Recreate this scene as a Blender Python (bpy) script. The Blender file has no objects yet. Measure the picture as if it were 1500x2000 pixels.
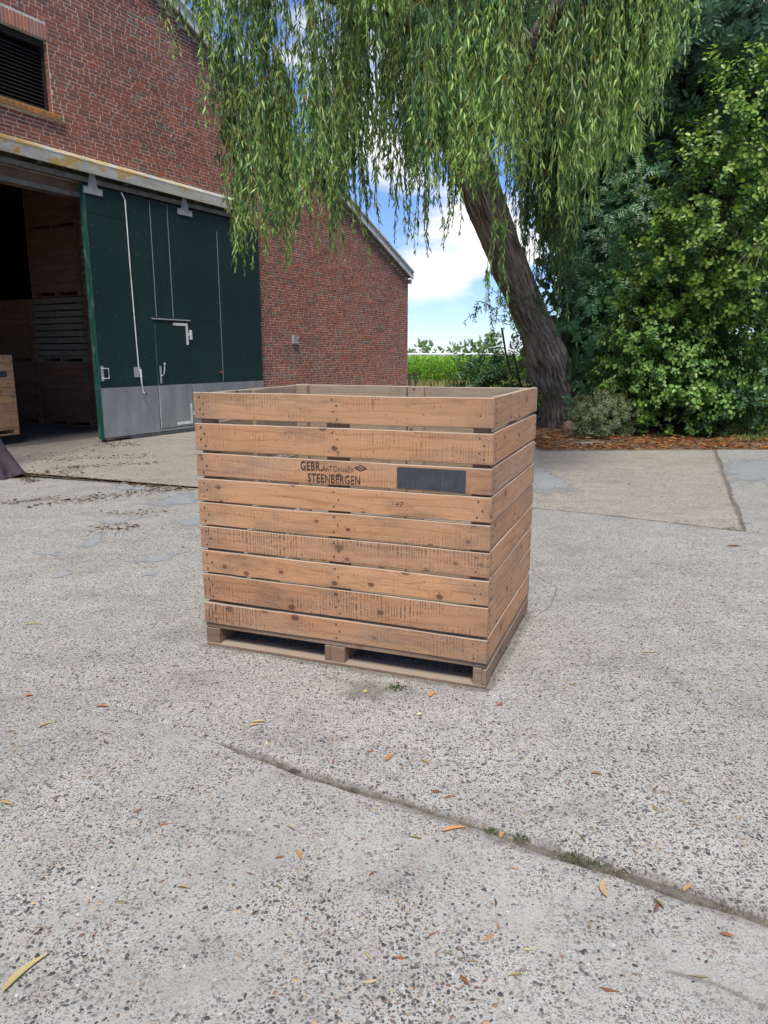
import bpy, math, random
import numpy as np
from mathutils import Vector, Matrix, noise as mnoise
R = math.radians
rng = np.random.default_rng(7); random.seed(7)
sc = bpy.context.scene
COL = sc.collection

# ---------------------------------------------------------------- camera, sky, sun, exposure
CAM_H, PITCH, FPX = 1.5, 0.2121, 1422.5            # photograph is 1500 x 2000 px
cd = bpy.data.cameras.new('camera'); cam = bpy.data.objects.new('camera', cd); COL.objects.link(cam)
cam.location = (0, 0, CAM_H); cam.rotation_euler = (math.pi/2 - PITCH, 0, 0)
cd.sensor_fit = 'VERTICAL'; cd.sensor_height = 36; cd.lens = 36*FPX/2000
cd.clip_start = .05; cd.clip_end = 6000; sc.camera = cam
SUN_EL, SUN_AZ = R(60), R(180)                      # azimuth from +Y, clockwise: high, behind the camera
w = bpy.data.worlds.new('World'); sc.world = w; w.use_nodes = True
def build_world():
    nt = w.node_tree; nt.nodes.clear(); L = nt.links.new
    out = nt.nodes.new('ShaderNodeOutputWorld'); bg = nt.nodes.new('ShaderNodeBackground')
    sky = nt.nodes.new('ShaderNodeTexSky'); sky.sky_type = 'NISHITA'; sky.sun_disc = False
    sky.sun_elevation = SUN_EL; sky.sun_rotation = SUN_AZ; sky.air_density = 1.0; sky.dust_density = 0.0; sky.ozone_density = 4.0
    tc = nt.nodes.new('ShaderNodeTexCoord'); sep = nt.nodes.new('ShaderNodeSeparateXYZ'); L(tc.outputs['Generated'], sep.inputs[0])
    def m(op, a, b=None):
        n = nt.nodes.new('ShaderNodeMath'); n.operation = op
        for i, v in enumerate((a, b)):
            if v is None: continue
            if isinstance(v, (int, float)): n.inputs[i].default_value = v
            else: L(v, n.inputs[i])
        return n.outputs[0]
    zz = m('ADD', m('MAXIMUM', sep.outputs[2], 0.0), .16)
    cmb = nt.nodes.new('ShaderNodeCombineXYZ')
    L(sep.outputs[0], cmb.inputs[0]); L(sep.outputs[1], cmb.inputs[1]); L(m('MULTIPLY', m('POWER', m('MAXIMUM', sep.outputs[2], 0.0), .8), 2.1), cmb.inputs[2])
    nz = nt.nodes.new('ShaderNodeTexNoise'); nz.inputs['Scale'].default_value = 5.2; nz.inputs['Detail'].default_value = 6; nz.inputs['Roughness'].default_value = .48
    mp = nt.nodes.new('ShaderNodeMapping'); mp.inputs['Location'].default_value = (.62, .3, .25); L(cmb.outputs[0], mp.inputs[0]); L(mp.outputs[0], nz.inputs['Vector'])
    rp = nt.nodes.new('ShaderNodeValToRGB'); rp.color_ramp.elements[0].position = .515; rp.color_ramp.elements[1].position = .63
    L(nz.outputs['Fac'], rp.inputs[0])
    # clouds thin out into haze right at the horizon
    fade = nt.nodes.new('ShaderNodeMapRange'); fade.inputs[1].default_value = .015; fade.inputs[2].default_value = .09; L(sep.outputs[2], fade.inputs[0])
    mask = m('MULTIPLY', m('MULTIPLY', rp.outputs[0], fade.outputs[0]), .93)
    mx = nt.nodes.new('ShaderNodeMix'); mx.data_type = 'RGBA'; L(mask, mx.inputs[0])
    ti = nt.nodes.new('ShaderNodeMix'); ti.data_type = 'RGBA'; ti.blend_type = 'MULTIPLY'; ti.inputs[0].default_value = 1; L(sky.outputs[0], ti.inputs[6]); ti.inputs[7].default_value = (.64, .73, 1.0, 1); L(ti.outputs[2], mx.inputs[6]); mx.inputs[7].default_value = (6.9, 6.8, 6.7, 1)
    L(mx.outputs[2], bg.inputs[0]); bg.inputs[1].default_value = .051; L(bg.outputs[0], out.inputs[0])
build_world()
sl = bpy.data.lights.new('sun', 'SUN'); sl.energy = 1.5; sl.angle = R(18); sl.color = (1, .93, .83)
so = bpy.data.objects.new('sun', sl); COL.objects.link(so)
sd = Vector((math.sin(SUN_AZ)*math.cos(SUN_EL), math.cos(SUN_AZ)*math.cos(SUN_EL), math.sin(SUN_EL)))
so.rotation_euler = sd.to_track_quat('Z', 'Y').to_euler(); so.location = (0, -5, 20)
sc.view_settings.view_transform = 'Standard'; sc.view_settings.look = 'None'; sc.view_settings.exposure = 1.76; sc.view_settings.gamma = 1
sc.render.engine = 'CYCLES'; sc.cycles.max_bounces = 6; sc.cycles.transparent_max_bounces = 8; sc.cycles.use_denoising = True

# ---------------------------------------------------------------- pixel <-> place (only gives directions; distances come from ground or wall)
CP, SP = math.cos(PITCH), math.sin(PITCH)
def ray(u, v):
    x, y = (u-750)/FPX, (v-1000)/FPX
    return np.array([x, CP - y*SP, -SP - y*CP])
def ground(u, v, z=0.):
    d = ray(u, v); return np.array([0, 0, CAM_H]) + d*((z-CAM_H)/d[2])
def at_y(u, v, Y):
    d = ray(u, v); return np.array([0, 0, CAM_H]) + d*(Y/d[1])
def proj(P):
    P = np.asarray(P, float) - [0, 0, CAM_H]
    Z = P[..., 1]*CP - P[..., 2]*SP
    return 750 + FPX*P[..., 0]/Z, 1000 - FPX*(P[..., 1]*SP + P[..., 2]*CP)/Z

# ---------------------------------------------------------------- objects
def tag(o, label=None, cat=None, group=None, kind=None):
    for k, v in (('label', label), ('category', cat), ('group', group), ('kind', kind)):
        if v: o[k] = v
    return o
def empty(name, loc=(0, 0, 0), rz=0., **k):
    o = bpy.data.objects.new(name, None); COL.objects.link(o); o.location = loc; o.rotation_euler = (0, 0, rz); o.empty_display_size = .2
    return tag(o, **k)
def link(name, me, parent=None, loc=None, rot=None, mat=None, **k):
    o = bpy.data.objects.new(name, me); COL.objects.link(o)
    if parent: o.parent = parent
    if loc is not None: o.location = loc
    if rot is not None: o.rotation_euler = rot
    if mat and not me.materials: me.materials.append(mat)
    return tag(o, **k)
class MB:
    """collects vertices and faces for one mesh"""
    def __init__(s): s.v, s.f, s.c = [], [], []
    def add(s, vs, fs, col=None):
        n = len(s.v); s.v += [tuple(v) for v in vs]; s.f += [tuple(i+n for i in f) for f in fs]
        if col is not None: s.c += [tuple(col)]*len(vs)
        return s
    def box(s, x0, x1, y0, y1, z0, z1, col=None):
        v = [(x, y, z) for z in (z0, z1) for y in (y0, y1) for x in (x0, x1)]
        return s.add(v, [(0, 2, 3, 1), (4, 5, 7, 6), (0, 1, 5, 4), (2, 6, 7, 3), (0, 4, 6, 2), (1, 3, 7, 5)], col)
    def prism(s, poly, y0, y1, col=None):            # poly in x,z; extruded along y
        n = len(poly); v = [(x, y0, z) for x, z in poly] + [(x, y1, z) for x, z in poly]
        return s.add(v, [tuple(range(n)), tuple(range(2*n-1, n-1, -1))] + [(i, n+i, n+(i+1) % n, (i+1) % n) for i in range(n)], col)
    def tube(s, pts, rad, seg=8, col=None, cap=True):
        pts = [Vector(p) for p in pts]; n = len(pts); rad = [rad]*n if isinstance(rad, (int, float)) else rad
        vs, fs = [], []; ref = Vector((0, 0, 1))
        for i, p in enumerate(pts):
            t = (pts[min(i+1, n-1)] - pts[max(i-1, 0)]).normalized()
            a = t.cross(ref if abs(t.z) < .95 else Vector((1, 0, 0))).normalized(); b = t.cross(a)
            for k in range(seg):
                an = 2*math.pi*k/seg; vs.append(p + (a*math.cos(an) + b*math.sin(an))*rad[i])
        for i in range(n-1):
            for k in range(seg): k2 = (k+1) % seg; fs.append((i*seg+k, i*seg+k2, (i+1)*seg+k2, (i+1)*seg+k))
        if cap: fs += [tuple(range(seg)), tuple(range((n-1)*seg+seg-1, (n-1)*seg-1, -1))]
        return s.add(vs, fs, col)
    def mesh(s, name, mat=None, smooth=False):
        me = bpy.data.meshes.new(name); me.from_pydata(s.v, [], s.f)
        if s.c:
            a = me.color_attributes.new('Col', 'FLOAT_COLOR', 'POINT'); arr = np.ones((len(s.v), 4), 'f'); arr[:, :3] = np.array(s.c)[:, :3]; a.data.foreach_set('color', arr.ravel())
        if mat: me.materials.append(mat)
        if smooth: me.polygons.foreach_set('use_smooth', [True]*len(me.polygons))
        me.update(); return me
    def obj(s, name, mat, parent=None, smooth=False, **k): return link(name, s.mesh(name, mat, smooth), parent, **k)
def np_mesh(name, V, F, C=None, mat=None, smooth=False):     # F: (n,3) or (n,4) int array
    me = bpy.data.meshes.new(name); V = np.asarray(V, 'f'); F = np.asarray(F, 'i'); n, k = F.shape
    me.vertices.add(len(V)); me.vertices.foreach_set('co', V.ravel())
    me.loops.add(n*k); me.loops.foreach_set('vertex_index', F.ravel())
    me.polygons.add(n); me.polygons.foreach_set('loop_start', np.arange(0, n*k, k, dtype='i'))
    if smooth: me.polygons.foreach_set('use_smooth', np.ones(n, bool))
    if C is not None:
        a = me.color_attributes.new('Col', 'FLOAT_COLOR', 'POINT'); arr = np.ones((len(V), 4), 'f'); arr[:, :3] = C; a.data.foreach_set('color', arr.ravel())
    if mat: me.materials.append(mat)
    me.update(calc_edges=True); return me

# ---------------------------------------------------------------- materials
class NT:
    def __init__(s, name):
        s.m = bpy.data.materials.new(name); s.m.use_nodes = True; s.t = s.m.node_tree; s.t.nodes.clear()
        s.out = s.n('ShaderNodeOutputMaterial'); s.L = s.t.links.new
    def n(s, ty, **k):
        o = s.t.nodes.new(ty)
        for a, b in k.items(): setattr(o, a, b)
        return o
    def put(s, sock, v):
        if isinstance(v, bpy.types.NodeSocket): s.L(v, sock)
        elif isinstance(v, (tuple, list)) and len(v) == 3 and sock.type == 'RGBA': sock.default_value = (*v, 1)
        else: sock.default_value = v
    def math(s, op, a, b=None, clamp=False):
        o = s.n('ShaderNodeMath', operation=op, use_clamp=clamp); s.put(o.inputs[0], a)
        if b is not None: s.put(o.inputs[1], b)
        return o.outputs[0]
    def mix(s, f, a, b, mode='MIX'):
        o = s.n('ShaderNodeMix', data_type='RGBA', blend_type=mode); s.put(o.inputs[0], f); s.put(o.inputs[6], a); s.put(o.inputs[7], b); return o.outputs[2]
    def mixf(s, f, a, b):
        o = s.n('ShaderNodeMix'); s.put(o.inputs[0], f); s.put(o.inputs[2], a); s.put(o.inputs[3], b); return o.outputs[0]
    def co(s, kind='Object'): return s.n('ShaderNodeTexCoord').outputs[kind]
    def map(s, v, scale=(1, 1, 1), loc=(0, 0, 0)):
        o = s.n('ShaderNodeMapping'); s.put(o.inputs[0], v); s.put(o.inputs['Scale'], scale); s.put(o.inputs['Location'], loc); return o.outputs[0]
    def noise(s, v, scale, detail=4, rough=.55, out='Fac', dist=0.):
        o = s.n('ShaderNodeTexNoise'); s.put(o.inputs['Vector'], v); o.inputs['Scale'].default_value = scale; o.inputs['Detail'].default_value = detail
        o.inputs['Roughness'].default_value = rough; o.inputs['Distortion'].default_value = dist; return o.outputs[out]
    def vor(s, v, scale, dim='3D', rand=1.):
        o = s.n('ShaderNodeTexVoronoi', voronoi_dimensions=dim); s.put(o.inputs['Vector'], v); o.inputs['Scale'].default_value = scale; o.inputs['Randomness'].default_value = rand; return o
    def ramp(s, f, *st, interp='LINEAR'):
        o = s.n('ShaderNodeValToRGB'); s.put(o.inputs[0], f); r = o.color_ramp; r.interpolation = interp
        while len(r.elements) < len(st): r.elements.new(.5)
        for e, (p, c) in zip(r.elements, st): e.position = p; e.color = (c, c, c, 1) if isinstance(c, (int, float)) else (*c, 1)
        return o.outputs[0]
    def rng(s, v, a, b, c=0., d=1.):
        o = s.n('ShaderNodeMapRange'); s.put(o.inputs[0], v)
        for i, x in enumerate((a, b, c, d)): s.put(o.inputs[i+1], x)
        return o.outputs[0]
    def attr(s, n='Col'): return s.n('ShaderNodeAttribute', attribute_name=n).outputs['Color']
    def sep(s, v): return s.n('ShaderNodeSeparateXYZ') if v is None else (lambda o: (s.put(o.inputs[0], v), o.outputs)[1])(s.n('ShaderNodeSeparateXYZ'))
    def cmb(s, x, y, z):
        o = s.n('ShaderNodeCombineXYZ'); s.put(o.inputs[0], x); s.put(o.inputs[1], y); s.put(o.inputs[2], z); return o.outputs[0]
    def vadd(s, a, b):
        o = s.n('ShaderNodeVectorMath', operation='ADD'); s.put(o.inputs[0], a); s.put(o.inputs[1], b); return o.outputs[0]
    def bump(s, h, strength=.3, dist=.01):
        o = s.n('ShaderNodeBump'); s.put(o.inputs['Height'], h); o.inputs['Strength'].default_value = strength; o.inputs['Distance'].default_value = dist; return o.outputs[0]
    def rand(s): return s.n('ShaderNodeObjectInfo').outputs['Random']
    def bsdf(s, col, rough=.7, bump=None, metal=0., spec=.4):
        p = s.n('ShaderNodeBsdfPrincipled'); s.put(p.inputs['Base Color'], col); s.put(p.inputs['Roughness'], rough); s.put(p.inputs['Metallic'], metal)
        s.put(p.inputs['Specular IOR Level'], spec)
        if bump is not None: s.put(p.inputs['Normal'], bump)
        s.L(p.outputs[0], s.out.inputs[0]); return p
M = {}
def simple(name, col, rough=.7, var=.25, scale=6., bumpy=.15, metal=0., spec=.4, dirt=None, dscale=3.):
    t = NT(name); c = t.co()
    n = t.noise(c, scale, 5); col2 = tuple(x*(1-var) for x in col); col3 = tuple(min(1, x*(1+var)) for x in col)
    k = t.ramp(n, (.3, col2), (.7, col3))
    if dirt:
        d = t.ramp(t.noise(c, dscale, 6, .65), (.5, 0), (.68, 1)); k = t.mix(d, k, dirt)
    t.bsdf(k, t.rng(n, 0, 1, rough-.08, min(1, rough+.08)), t.bump(t.noise(c, scale*9, 4), bumpy, .004), metal, spec); M[name] = t.m; return t.m

def concrete(name, base, light, cover, pebbles=1.0):
    """exposed-aggregate concrete: pebbles of several sizes set in a grey matrix"""
    t = NT(name); c = t.co(); wob = t.noise(c, 70, 2, .5, 'Color'); cw = t.vadd(c, t.map(wob, (.007, .007, 0)))
    big = t.noise(c, .55, 5, .6); mid = t.noise(c, 4.2, 5, .6)
    col = t.mix(t.ramp(big, (.32, 0), (.68, 1)), base, light)
    col = t.mix(t.math('MULTIPLY', t.ramp(mid, (.35, 0), (.7, 1)), .42), col, tuple(x*.6 for x in base))
    col = t.mix(t.math('MULTIPLY', t.ramp(t.noise(c, 330, 2), (.38, 0), (.62, 1)), .62), col, tuple(x*.5 for x in base))
    skin = t.ramp(t.math('ADD', t.math('MULTIPLY', t.noise(c, 1.1, 4, .6), .55), t.math('MULTIPLY', t.noise(c, 5.5, 5, .65), .45)), (.40, 0), (.56, 1))       # 1 = aggregate worn free
    h = t.math('MULTIPLY', t.noise(c, 160, 3), .35)
    pal = [(0, (.035, .036, .04)), (.2, (.07, .07, .073)), (.38, (.13, .125, .12)), (.5, (.2, .19, .175)), (.62, (.30, .27, .22)), (.73, (.17, .09, .06)), (.8, (.36, .25, .14)), (.90, (.42, .41, .38)), (.97, (.52, .52, .5))]
    for sca, dens, lo in ((150, .66, .24), (84, .48, .19), (46, .19*pebbles, .15)):
        v = t.vor(cw, sca, '2D'); s = t.sep(v.outputs['Color'])
        r = t.math('MULTIPLY_ADD', s[1], .26); r.node.inputs[2].default_value = lo
        k = t.math('SUBTRACT', r, v.outputs['Distance']); k = t.rng(k, 0, .07)
        k = t.math('MULTIPLY', k, t.math('LESS_THAN', s[0], dens)); k = t.math('MULTIPLY', k, t.rng(skin, 0, 1, cover, 1))
        pc = t.ramp(s[2], *pal, interp='CONSTANT')
        col = t.mix(t.math('MULTIPLY', k, .9), col, pc); h = t.math('ADD', h, t.math('MULTIPLY', k, .5))
    st = t.ramp(t.noise(t.map(c, (1, 1.6, 1)), 1.6, 7, .75), (.50, 0), (.72, 1)); col = t.mix(t.math('MULTIPLY', st, .42), col, (.10, .095, .085))
    t.bsdf(col, t.rng(mid, 0, 1, .72, .95), t.bump(h, .8, .007), 0, .35); M[name] = t.m
concrete('concrete_near', (.383, .378, .341), (.515, .507, .465), .15)
concrete('concrete_mid', (.408, .403, .362), (.545, .537, .488), .75, 1.6)
concrete('concrete_far', (.45, .412, .335), (.55, .51, .43), 1., 1.6)
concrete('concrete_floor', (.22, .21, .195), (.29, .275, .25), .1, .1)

def wood(name, c0, c1, c2, dark, sawn=1., dust=.85, nail=0):
    t = NT(name); c = t.co(); rnd = t.rand()
    off = t.cmb(t.math('MULTIPLY', rnd, 37.), t.math('MULTIPLY', rnd, 11.), t.math('MULTIPLY', rnd, 23.)); cc = t.vadd(c, off)
    s = t.sep(cc)
    # knots
    kv = t.vor(t.cmb(t.math('MULTIPLY', s[0], 5.), t.math('MULTIPLY', s[2], 7.), 0.), 1., '2D'); kr = t.sep(kv.outputs['Color']); kd = kv.outputs['Distance']
    kon = t.math('GREATER_THAN', kr[0], .52); kd = t.math('MULTIPLY', kd, t.rng(kr[1], 0, 1, .85, 1.9))
    core = t.math('MULTIPLY', t.rng(kd, .12, .075), kon); halo = t.math('MULTIPLY', t.math('POWER', t.rng(kd, .5, .08), 2.), kon)
    # growth lines bend round the knots
    ph = t.math('ADD', t.math('MULTIPLY', s[2], 62.), t.math('MULTIPLY', t.noise(t.map(cc, (1.1, 1, 6)), 1., 3), 9.))
    ph = t.math('ADD', ph, t.math('MULTIPLY', halo, 7.))
    ln = t.math('POWER', t.rng(t.math('SINE', t.math('MULTIPLY', ph, 2.2)), -1, 1), 6.)
    fine = t.noise(t.map(cc, (5, 60, 190)), 1., 3, .6)
    col = t.mix(t.ramp(t.noise(t.map(cc, (.9, 1, 6)), 1., 4), (.3, 0), (.7, 1)), c0, c1)
    col = t.mix(t.math('MULTIPLY', t.ramp(fine, (.35, 0), (.7, 1)), .38), col, tuple(x*.62 for x in c0))
    col = t.mix(t.math('MULTIPLY', t.math('MULTIPLY', ln, t.rng(t.noise(t.map(cc, (3, 1, 20)), 1., 3), .35, .65)), .55), col, c2)
    pl = t.math('FRACT', t.math('MULTIPLY', rnd, 7.31)); col = t.mix(t.math('MULTIPLY', pl, .62), col, tuple(x*.62 for x in c1))
    col = t.mix(t.math('MULTIPLY', halo, .22), col, c2); col = t.mix(t.math('MULTIPLY', core, .88), col, (.10, .045, .025))
    # saw marks: dark upright stripes in patches, more on some boards
    sx = t.math('ADD', t.math('MULTIPLY', s[0], 62.), t.math('MULTIPLY', t.noise(t.cmb(s[0], rnd, 0.), 7., 3), 6.))
    stp = t.rng(t.math('SINE', t.math('MULTIPLY', sx, 6.2832)), .25, .95)
    pm = t.ramp(t.noise(t.map(cc, (2.2, 1, 7)), 1., 5, .65), (.44, 0), (.60, 1)); stp = t.math('MULTIPLY', stp, t.ramp(t.noise(t.map(cc, (30, 1, 60)), 1., 2), (.36, 0), (.55, 1)))
    pw = t.rng(t.math('FRACT', t.math('MULTIPLY', rnd, 3.77)), .15, .8, .25, 1.)
    sm = t.math('MULTIPLY', t.math('MULTIPLY', stp, pm), t.math('MULTIPLY', pw, .95*sawn)); col = t.mix(sm, col, dark)
    # grime
    gr = t.ramp(t.noise(t.map(cc, (2.6, 1, 9), (4, 0, 2)), 1., 6, .7), (.50, 0), (.74, 1)); col = t.mix(t.math('MULTIPLY', gr, .6), col, tuple(x*1.6 for x in dark))
    sp = t.vor(t.cmb(t.math('MULTIPLY', s[0], 40.), t.math('MULTIPLY', s[2], 40.), 0.), 1., '2D'); col = t.mix(t.math('MULTIPLY', t.rng(sp.outputs['Distance'], .14, .06), t.math('GREATER_THAN', t.sep(sp.outputs['Color'])[0], .88)), col, dark)
    # handled, greyed board ends and boards gone grey
    ex = t.math('ABSOLUTE', t.sep(c)[0]); em = t.math('MULTIPLY', t.rng(ex, .50, .78), t.ramp(t.noise(t.map(cc, (5, 1, 9)), 1., 5, .7), (.36, 0), (.62, 1))); col = t.mix(t.math('MULTIPLY', em, .55), col, tuple(x*2.6 for x in dark))
    gw = t.math('MULTIPLY', t.ramp(t.noise(t.map(cc, (1.3, 1, 3)), 1., 5, .65), (.42, 0), (.66, 1)), t.rng(t.math('FRACT', t.math('MULTIPLY', rnd, 13.7)), 0, 1, .2, 1.)); col = t.mix(t.math('MULTIPLY', gw, .5), col, (.34, .255, .19))
    # dust lying on upward faces
    nz = t.sep(t.n('ShaderNodeNewGeometry').outputs['Normal'])[2]
    du = t.math('MULTIPLY', t.rng(nz, .45, .85), dust); col = t.mix(du, col, (.40, .35, .28))
    h = t.math('ADD', t.math('MULTIPLY', fine, .5), t.math('SUBTRACT', t.math('MULTIPLY', ln, -.3), t.math('MULTIPLY', stp, .25)))
    t.bsdf(col, .78, t.bump(h, .35, .004), 0, .25); M[name] = t.m
wood('pine', (.47, .235, .108), (.59, .335, .178), (.25, .085, .028), (.050, .038, .031), .6)
wood('pine_rough', (.42, .20, .092), (.52, .285, .15), (.22, .078, .028), (.034, .029, .027), 1.15)
wood('pine_dusty', (.32, .245, .165), (.38, .30, .21), (.3, .2, .12), (.10, .075, .055), .4, .6)
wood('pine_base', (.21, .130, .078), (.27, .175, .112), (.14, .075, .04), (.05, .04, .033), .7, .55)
wood('old_wood', (.34, .165, .095), (.42, .22, .135), (.18, .08, .045), (.03, .024, .02), .5, .6)
wood('grey_wood', (.36, .31, .245), (.46, .40, .32), (.13, .10, .075), (.04, .034, .03), .5, .5)
wood('beam_wood', (.10, .06, .04), (.15, .095, .065), (.06, .035, .022), (.02, .016, .014), .3, .3)

def brick_mat():
    t = NT('brick'); c = t.co(); a = t.attr(); n = t.noise(c, 22, 5, .65)
    col = t.mix(.55, a, t.ramp(n, (.25, .55), (.75, 1.15)), 'MULTIPLY')
    col = t.mix(t.math('MULTIPLY', t.ramp(t.noise(c, 1.1, 5, .6), (.52, 0), (.75, 1)), .32), col, (.30, .20, .18))
    col = t.mix(t.math('MULTIPLY', t.ramp(t.noise(c, .5, 4, .6), (.48, 0), (.7, 1)), .2), col, (.09, .045, .038))
    li = t.ramp(t.noise(c, 9, 5, .7), (.68, 0), (.73, 1)); col = t.mix(t.math('MULTIPLY', li, .35), col, (.33, .25, .2))
    t.bsdf(col, .88, t.bump(t.noise(c, 90, 4), .4, .004), 0, .25); M['brick'] = t.m
brick_mat()
simple('mortar', (.56, .50, .45), .95, .22, 5, .4)
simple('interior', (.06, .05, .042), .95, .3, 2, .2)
simple('roof_trim', (.66, .69, .70), .55, .08, 3, .05, dirt=(.33, .34, .33))
simple('roof_sheet', (.20, .19, .18), .8, .2, 3, .2)
simple('steel_dark', (.11, .095, .085), .6, .35, 9, .2, .4, dirt=(.09, .05, .03))
simple('steel_rail', (.22, .21, .20), .55, .3, 7, .2, .5)
simple('galv', (.40, .42, .43), .5, .18, 8, .1, .35)
simple('white_metal', (.62, .64, .64), .5, .12, 8, .1, .1, dirt=(.40, .37, .32))
simple('louvre', (.020, .018, .02), .6, .2, 8, .1)
simple('rubber', (.02, .02, .02), .8, .2, 10, .1)
simple('soil', (.13, .09, .062), 1., .4, 4, .6, dirt=(.20, .10, .05), dscale=6)
simple('joint_dirt', (.17, .15, .12), 1., .4, 25, .6, dirt=(.10, .105, .05), dscale=9)
simple('field', (.17, .16, .07), 1., .4, .8, .5, dirt=(.28, .23, .12), dscale=.5)
simple('tuft_red', (.10, .03, .03), .9, .4, 30, .2)
simple('stone', (.27, .17, .15), .9, .3, 9, .4)
simple('copper', (.35, .16, .09), .5, .2, 20, .1, .6)
simple('fence_wood', (.05, .045, .04), .9, .3, 5, .3)
simple('stake', (.03, .027, .022), .9, .3, 8, .3)
simple('white_pipe', (.72, .75, .78), .5, .05, 3, .02)
simple('fruit', (.10, .012, .02), .4, .3, 20, .05)
def lichen_zinc():
    t = NT('lintel_zinc'); c = t.co(); col = t.ramp(t.noise(t.map(c, (1.2, 1, 5)), 2., 6, .6), (.3, (.30, .30, .28)), (.7, (.48, .48, .455)))
    s = t.sep(c)
    n = t.noise(t.map(c, (2.2, 2.2, 3.5)), 1.6, 7, .68); up = t.rng(s[2], 4.38, 4.62, .0, .10)
    left = t.rng(s[0], -9.5, -13.5, -.05, .05)
    m = t.ramp(t.math('ADD', t.math('ADD', n, up), left), (.575, 0), (.625, 1)); m2 = t.math('MULTIPLY', m, t.ramp(t.noise(c, 28, 4, .7), (.35, .2), (.55, 1)))
    col = t.mix(m2, col, t.ramp(t.noise(c, 40, 3), (.3, (.38, .20, .02)), (.7, (.50, .33, .06))))
    t.bsdf(col, .85, t.bump(t.noise(c, 35, 4), .4, .01)); M['lintel_zinc'] = t.m
    t = NT('sill_brick'); c = t.co(); a = t.attr(); m = t.ramp(t.noise(c, 7, 6, .7), (.44, 0), (.52, 1))
    col = t.mix(t.math('MULTIPLY', m, .85), a, (.42, .26, .04)); t.bsdf(col, .9, t.bump(t.noise(c, 60, 4), .4, .006)); M['sill_brick'] = t.m
lichen_zinc()
def door_mats():
    t = NT('door_green'); c = t.co(); n = t.noise(c, .6, 5, .6); col = t.ramp(n, (.3, (.006, .022, .021)), (.7, (.010, .034, .031)))
    dr = t.ramp(t.noise(t.map(c, (5, 1, .5)), 1., 5, .65), (.56, 0), (.8, 1)); col = t.mix(t.math('MULTIPLY', dr, .3), col, (.03, .05, .045))
    v = t.vor(t.map(c, (7, 1, 7)), 1.); ck = t.math('MULTIPLY', t.rng(v.outputs['Distance'], .045, .025), t.math('GREATER_THAN', t.sep(v.outputs['Color'])[0], .72)); col = t.mix(t.math('MULTIPLY', ck, .6), col, (.35, .4, .38))
    t.bsdf(col, t.rng(n, 0, 1, .55, .75), t.bump(t.noise(c, 3, 3), .05, .01), 0, .25); M['door_green'] = t.m
    t = NT('door_edge'); c = t.co(); n = t.ramp(t.noise(t.map(c, (4, 4, 1.2)), 3., 7, .7), (.52, 0), (.66, 1)); col = t.mix(n, (.012, .075, .055), (.10, .19, .165))
    t.bsdf(col, .6, None); M['door_edge'] = t.m
    t = NT('kick_plate'); c = t.co(); s = t.sep(c); n = t.noise(t.map(c, (3, 1, 1)), 1.5, 6, .6); col = t.ramp(n, (.3, (.23, .245, .255)), (.7, (.33, .345, .35)))
    st = t.ramp(t.noise(t.map(c, (6, 1, .9)), 1., 6, .7), (.5, 0), (.75, 1)); low = t.rng(s[2], .75, .1); col = t.mix(t.math('MULTIPLY', t.math('MULTIPLY', st, low), .6), col, (.30, .26, .18))
    t.bsdf(col, t.rng(n, .2, .8, .35, .6), None, .35, .5); M['kick_plate'] = t.m
door_mats()
def bark(name, a, b, c_, moss, along=False):
    t = NT(name); c = t.co(); q = t.attr() if along else t.map(c, (2, 2, 1)); wv = t.vadd(q, t.map(t.noise(c, 3, 3, .6, 'Color'), (.30, .30, .25)))
    n = t.noise(t.map(wv, (9.5, 9.5, 1.9)), 1., 7, .7); rid = t.ramp(n, (.38, 0), (.54, 1))
    col = t.mix(rid, a, b); col = t.mix(t.math('MULTIPLY', t.ramp(t.noise(c, 2.2, 5, .6), (.4, 0), (.72, 1)), .5), col, c_)
    col = t.mix(t.math('MULTIPLY', t.ramp(t.noise(c, 1.3, 5, .7), (.56, 0), (.75, 1)), .45), col, moss)
    t.bsdf(col, .95, t.bump(t.math('ADD', rid, t.noise(c, 60, 4)), 1., .035), 0, .15); M[name] = t.m
bark('willow_bark', (.095, .076, .064), (.40, .335, .285), (.46, .40, .35), (.11, .115, .065), True)
bark('limb_bark', (.065, .052, .044), (.25, .20, .165), (.30, .26, .22), (.09, .095, .055))
bark('dark_bark', (.02, .017, .016), (.07, .06, .052), (.09, .08, .07), (.05, .055, .03))
def purple_bark():
    t = NT('purple_bark'); c = t.co(); n = t.noise(t.map(c, (1, 1, .5)), 5, 6, .6); col = t.ramp(n, (.3, (.030, .022, .030)), (.6, (.052, .036, .044)), (.8, (.060, .030, .030)))
    d = t.ramp(t.noise(c, 7, 6, .7), (.55, 0), (.66, 1)); s = t.sep(c); low = t.rng(s[2], .5, .05); col = t.mix(t.math('MULTIPLY', d, low), col, (.012, .009, .01))
    t.bsdf(col, .7, t.bump(t.noise(c, 22, 5), .5, .012), 0, .35); M['purple_bark'] = t.m
purple_bark()
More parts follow.
